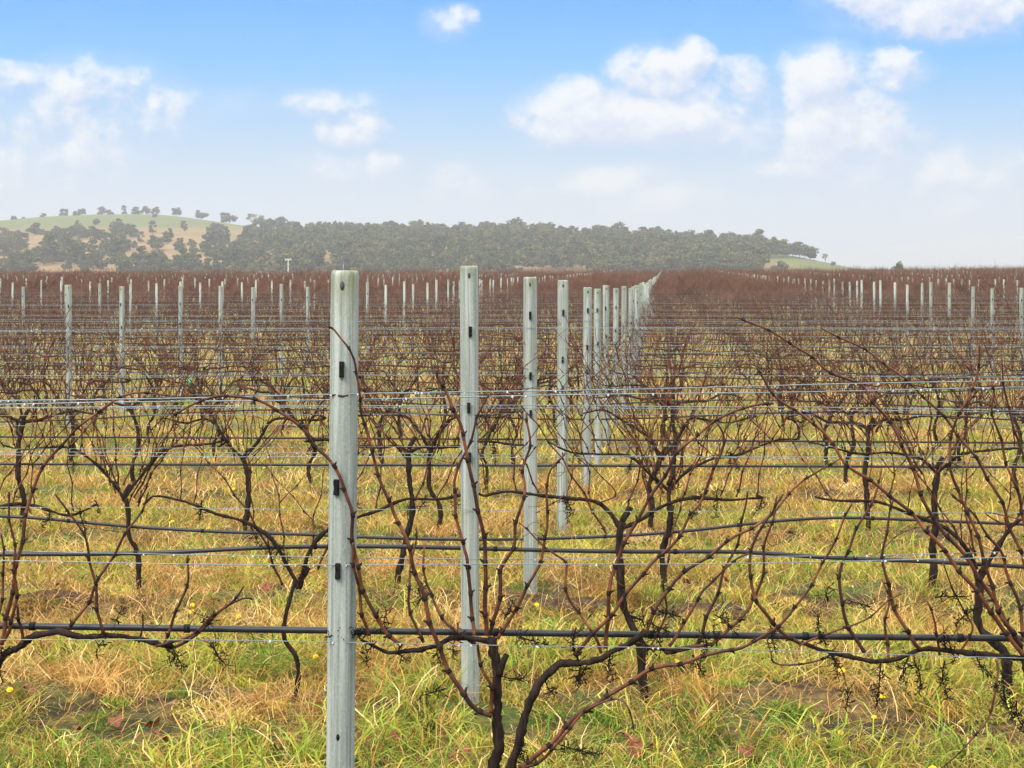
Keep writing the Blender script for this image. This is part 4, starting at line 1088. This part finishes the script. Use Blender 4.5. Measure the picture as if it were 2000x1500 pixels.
def build_grass():
    g = np.random.default_rng(17); Mx = Mass()
    def soilmask(x, y):     # bare patches under the vines
        b = fbm(x, y, .30, 8) + .4 * fbm(x, y, .9, 9); return (row_dist(y) < .5) & (b > -.12)
    # fine thatch: short dry and green blades everywhere, near
    for (y0, y1, dens, w, hh, sg) in ((5.6, 9.5, 3300, .0034, .085, 2), (9.5, 15, 2300, .0042, .10, 2), (15, 24, 700, .007, .12, 1)):
        area = (y1 ** 2 - y0 ** 2) * .315 + (y1 - y0); n = int(dens * area)
        x, y = scatter(g, n, y0, y1); ok = ~soilmask(x, y) | (g.random(n) < .14); x, y = x[ok], y[ok]; n = len(x)
        gr = greenness(x, y); sel = g.random(n)
        c = np.where((sel < np.clip(gr * .95 - .05, .12, .88))[:, None], pick(g, np.vstack([GREEN, YELLOW]), n), np.where((g.random(n) < .28)[:, None], pick(g, BROWN, n), pick(g, STRAW, n)))
        Mx.add(*blades(x, y, hh * (.4 + g.random(n) * 1.2), .3 + 1.1 * g.random(n), w * (.6 + g.random(n) * .8), c, g, sg))
    # flat litter: dead straws lying every way over the turf
    for (y0, y1, dens, w, L) in ((5.6, 9.8, 420, .0030, .11), (9.8, 16, 200, .0042, .13)):
        n = int(dens * ((y1 ** 2 - y0 ** 2) * .315 + (y1 - y0))); x, y = scatter(g, n, y0, y1)
        c = np.where((g.random(n) < .18)[:, None], pick(g, BROWN, n, .3), pick(g, STRAW, n, .3))
        Mx.add(*blades(x, y, L * g.uniform(.4, 1.5, n), g.uniform(1.25, 1.7, n), w * g.uniform(.6, 1.5, n), c, g, 2, z0=gz(x, y) + g.uniform(.01, .07, n)))
    tag(link('short_grass', Mx.mesh('short_grass', M['grass'])), 'short tangled green and straw coloured grass carpet between the rows', 'grass', kind='stuff')
    # long tufts
    Mx = Mass()
    def tufts(n, y0, y1, pal, L, blades_per, w, spread, leanr, cond=None, segs=4):
        x, y = scatter(g, n, y0, y1)
        if cond is not None: k = cond(x, y); x, y = x[k], y[k]
        n = len(x); s = g.uniform(.6, 1.25, n); m = blades_per
        X = np.repeat(x, m) + g.normal(size=n * m) * spread * np.repeat(s, m); Y = np.repeat(y, m) + g.normal(size=n * m) * spread * np.repeat(s, m)
        H = L * np.repeat(s, m) * g.uniform(.45, 1.15, n * m)
        c = pick(g, pal, n, .22); C = np.repeat(c, m, 0) * (1 + .25 * (g.random((n * m, 1)) - .5))
        dry = g.random(n * m) < .18; C[dry] = pick(g, STRAW, dry.sum())
        Mx.add(*blades(X, Y, H, g.uniform(leanr[0], leanr[1], n * m), w * g.uniform(.6, 1.3, n * m), C, g, segs))
    gre = lambda x, y: (greenness(x, y) > .35) & ~soilmask(x, y); dryc = lambda x, y: (greenness(x, y) < .62) & ~soilmask(x, y)
    tufts(600, 5.6, 8.2, np.vstack([GREEN, GREEN[1:], YELLOW[:2]]), .27, 22, .0068, .035, (.25, 1.35), gre)
    tufts(520, 5.6, 8.6, STRAW, .30, 30, .0038, .05, (.4, 1.6), dryc)
    tufts(680, 8.2, 13, np.vstack([GREEN[1:], YELLOW]), .24, 20, .0068, .035, (.25, 1.2), gre)
    tufts(520, 8.6, 14, STRAW, .26, 22, .005, .06, (.4, 1.5), dryc)
    tufts(900, 13, 26, np.vstack([GREEN[1:], YELLOW, YELLOW]), .22, 12, .010, .05, (.2, 1.1), None, 3)
    tufts(1100, 14, 30, STRAW, .24, 12, .009, .07, (.3, 1.3), None, 3)
    tufts(2600, 26, 62, np.vstack([GREEN[2:], YELLOW, STRAW, STRAW]), .26, 8, .02, .12, (.2, 1.1), None, 2)
    # tall seed stalks
    x, y = scatter(g, 420, 5.8, 16); n = len(x)
    Mx.add(*blades(x, y, g.uniform(.28, .55, n), g.uniform(.05, .9, n), .0035 + 0 * x, pick(g, STRAW, n), g, 5, .6))
    tag(link('long_grass', Mx.mesh('long_grass', M['grass'])), 'long arching green and dry grass tufts under the vines', 'grass', kind='stuff')
    # feathery dry weeds: mounds of tiny twigs
    Mx = Mass()
    def weeds(n, y0, y1, R, per, pal, L, w, cond=None, flat=.55):
        x, y = scatter(g, n, y0, y1)
        if cond is not None: k = cond(x, y); x, y = x[k], y[k]
        n = len(x); s = g.uniform(.6, 1.3, n); m = per; u = g.normal(size=(n * m, 3)); u /= np.linalg.norm(u, axis=1)[:, None]; u[:, 2] = np.abs(u[:, 2]) * flat
        rad = R * np.repeat(s, m) * g.random(n * m) ** .45
        X = np.repeat(x, m) + u[:, 0] * rad; Y = np.repeat(y, m) + u[:, 1] * rad; Z0 = gz(X, Y) + u[:, 2] * rad
        C = np.repeat(pick(g, pal, n, .15), m, 0) * (1 + .3 * (g.random((n * m, 1)) - .5))
        Mx.add(*blades(X, Y, L * g.uniform(.5, 1.3, n * m), g.uniform(.2, 1.4, n * m), w * g.uniform(.7, 1.3, n * m), C, g, 2, z0=Z0))
    band = lambda x, y: (row_dist(y) < .75) & (fbm(x, y, .8, 12) > -.15)
    weeds(240, 6.9, 11, .17, 430, np.vstack([BROWN, STRAW[:1]]), .035, .0028, band)
    weeds(220, 11, 20, .17, 170, np.vstack([BROWN, STRAW]), .045, .005, band)
    weeds(150, 6.4, 10, .12, 300, np.vstack([GREEN[1:], YELLOW]), .022, .006, None, .4)
    weeds(160, 10, 20, .14, 110, np.vstack([GREEN[1:], YELLOW]), .03, .009, None, .4)
    tag(link('dry_weeds', Mx.mesh('dry_weeds', M['grass'])), 'feathery brown and green weeds mounded along the vine rows', 'weeds', kind='stuff')
build_grass()

def leaf_mesh(r, size, jag):
    """crumpled fallen vine leaf"""
    n = 11; V = [(0, 0, r.uniform(0, .15) * size)]
    for k in range(n):
        a = 2 * math.pi * k / n; rad = size * (.75 + .35 * (k % 2)) * r.uniform(.75, 1.1)
        V.append((math.cos(a) * rad, math.sin(a) * rad, r.uniform(-.1, .55) * size))
    T = [(0, 1 + k, 1 + (k + 1) % n) for k in range(n)]
    t = Tubes(); t.raw(V, None, T); return t
def build_small():
    r = random.Random(12)
    # fallen vine leaves
    ml = m_simple('fallen_vine_leaf', (.09, .022, .010), (.24, .07, .028), 30, .6, .3)
    lm = [leaf_mesh(r, .042, 1).mesh('fallen_leaf', ml, False) for _ in range(6)]
    spots = [(225, 1432), (160, 1448), (310, 1462), (300, 1440), (1240, 1478), (1262, 1490), (1225, 1462), (1245, 1495), (900, 1498), (710, 1470), (860, 1450), (770, 1465), (1330, 1492), (1465, 1490), (1685, 1480), (1340, 1155), (1420, 1150), (1215, 1160),
             (1600, 1050), (1545, 1055), (520, 1165), (420, 1190), (1750, 1330), (640, 1160), (120, 1155), (60, 1370), (1060, 1460), (540, 1490), (1880, 1460), (1930, 1490)]
    for k, (px, py) in enumerate(spots):
        Z = 7.0
        for _ in range(25):
            X = (px - 1000) * Z / F; Z = (CAMZ - float(gz(X, Z))) * F / (py - HOR)
        o = link('fallen_leaf', lm[k % 6], None, ((px - 1000) * Z / F, Z, float(gz((px - 1000) * Z / F, Z)) + .045)); o.rotation_euler = (r.uniform(-.7, .7), r.uniform(-.6, .6), r.uniform(0, 6)); s = r.uniform(.7, 1.15); o.scale = (s, s, s)
        tag(o, 'crumpled red brown vine leaf lying in the grass', 'leaf', 'fallen vine leaves in the grass')
    # yellow flowers
    mf = m_simple('yellow_petals', (.75, .50, .01), (.85, .62, .03), 30, .6, .3); ms = m_simple('flower_stem', (.10, .16, .03), (.18, .24, .05), 30, .7, .3)
    st = Tubes(); st.tube(spline([(0, 0, 0), (.006, 0, .05), (0, 0, .115)], .02), .0014, 4); stm = st.mesh('stem', ms)
    hd = Tubes(); n = 12
    for ring, (R, z, L) in enumerate(((.015, .118, .008), (.009, .123, .006))):
        for k in range(n):
            a = 2 * math.pi * k / n + ring * .25; c, s2 = math.cos(a), math.sin(a); b = np.array((-s2, c, 0)) * L * .45
            p = np.array((c, s2, 0)); hd.raw([p * .001 + (0, 0, .117), p * R * .6 + b + (0, 0, z), p * R + (0, 0, z + .003), p * R * .6 - b + (0, 0, z)], [(0, 1, 2, 3)])
    hd.tube([(0, 0, .112), (0, 0, .120)], [.005, .004], 8); hm = hd.mesh('flower_head', mf, False)
    fl = [(1314, 1262), (1725, 1327), (1713, 1382), (1640, 1398), (1822, 1492), (1648, 1289), (30, 1326), (375, 1163), (380, 1178), (472, 1190), (985, 1155), (1040, 1168), (1105, 1385), (1622, 1020), (1700, 1062), (824, 1102), (900, 1015), (975, 1042), (812, 1040),
          (345, 1018), (415, 1023), (1760, 1265), (630, 1270), (1788, 1080), (558, 975), (605, 950), (520, 910), (455, 945), (1745, 938), (1852, 940), (1705, 945), (1980, 935), (1450, 920), (930, 940), (1385, 845), (1215, 912), (680, 838), (745, 805), (1230, 850), (1150, 840)]
    proto = empty('yellow_flower', (0, 0, 0), 'tmp', 'flower', 'yellow flowers in the grass'); link('stem', stm, proto); link('flower_head', hm, proto); remember(proto)
    for k, (px, py) in enumerate(fl[:30]):
        o = proto if k == 0 else copy_tree(proto); Z = 8.0
        for _ in range(30):
            X = (px - 1000) * Z / F; Z = (CAMZ - float(gz(X, Z)) - .12) * F / (py - HOR)
        o.location = ((px - 1000) * Z / F, Z, float(gz((px - 1000) * Z / F, Z))); o.rotation_euler = (r.uniform(.3, .9), r.uniform(-.3, .3), 0); s = r.uniform(.75, 1.15); o.scale = (s, s, s)
        tag(o, 'small yellow daisy like flower dotted in the grass', 'flower', 'yellow flowers in the grass')
    # broad dark weed rosettes and earth clods
    mc = m_simple('earth_clod', (.035, .024, .016), (.12, .08, .05), 30, .95, .15, bmp=1.0, bd=.02)
    for px, py, sx, sy, sz, lab in [(1610, 1435, .21, .09, .055, 'dark clod of bare earth in the grass near the bottom edge'), (1400, 1192, .24, .10, .05, 'mound of bare dark earth under the third vine row'), (110, 1165, .20, .09, .05, 'bare earth mound under the third row near the left edge'),
                                  (1130, 1180, .20, .08, .045, 'low bare earth heap near the foot of the third post'), (1760, 1065, .14, .07, .05, 'small dark earth hump beyond the third row')]:
        Z = 8.0
        for _ in range(25):
            X = (px - 1000) * Z / F; Z = (CAMZ - float(gz(X, Z)) - sz * .5) * F / (py - HOR)
        nu, nv = 26, 9; V = []
        for j in range(nv + 1):
            for i in range(nu):
                a = 2 * math.pi * i / nu; b = j / nv * math.pi / 2; k = 1 + .22 * math.sin(a * 3 + px) + .14 * math.sin(a * 7 + j) + r.uniform(-.07, .07)
                V.append((math.cos(a) * math.cos(b) * sx * k, math.sin(a) * math.cos(b) * sy * k, math.sin(b) * sz * k - .01))
        Q = [(j * nu + i, j * nu + (i + 1) % nu, (j + 1) * nu + (i + 1) % nu, (j + 1) * nu + i) for j in range(nv) for i in range(nu)]
        t = Tubes(); t.raw(V, Q); X = (px - 1000) * Z / F
        tag(link('earth_clod', t.mesh('earth_clod', mc), None, (X, Z, float(gz(X, Z)) + .01)), lab, 'clod', 'bare earth clods')
build_small()

# ------------------------------------------------------------------ haze
def build_haze():
    t = Tubes(); t.box((0, 2950, 57), (11400, 6300, 124))
    m = bpy.data.materials.new('haze'); m.use_nodes = True; n = m.node_tree; n.nodes.clear()
    o = n.nodes.new('ShaderNodeOutputMaterial'); v = n.nodes.new('ShaderNodeVolumePrincipled'); n.links.new(v.outputs[0], o.inputs['Volume'])
    v.inputs['Color'].default_value = (.76, .785, .79, 1); v.inputs['Density'].default_value = .00046; v.inputs['Anisotropy'].default_value = .1
    tag(link('haze', t.mesh('haze', m, False)), 'pale morning mist hanging in front of the hills', 'haze', kind='stuff')
build_haze()
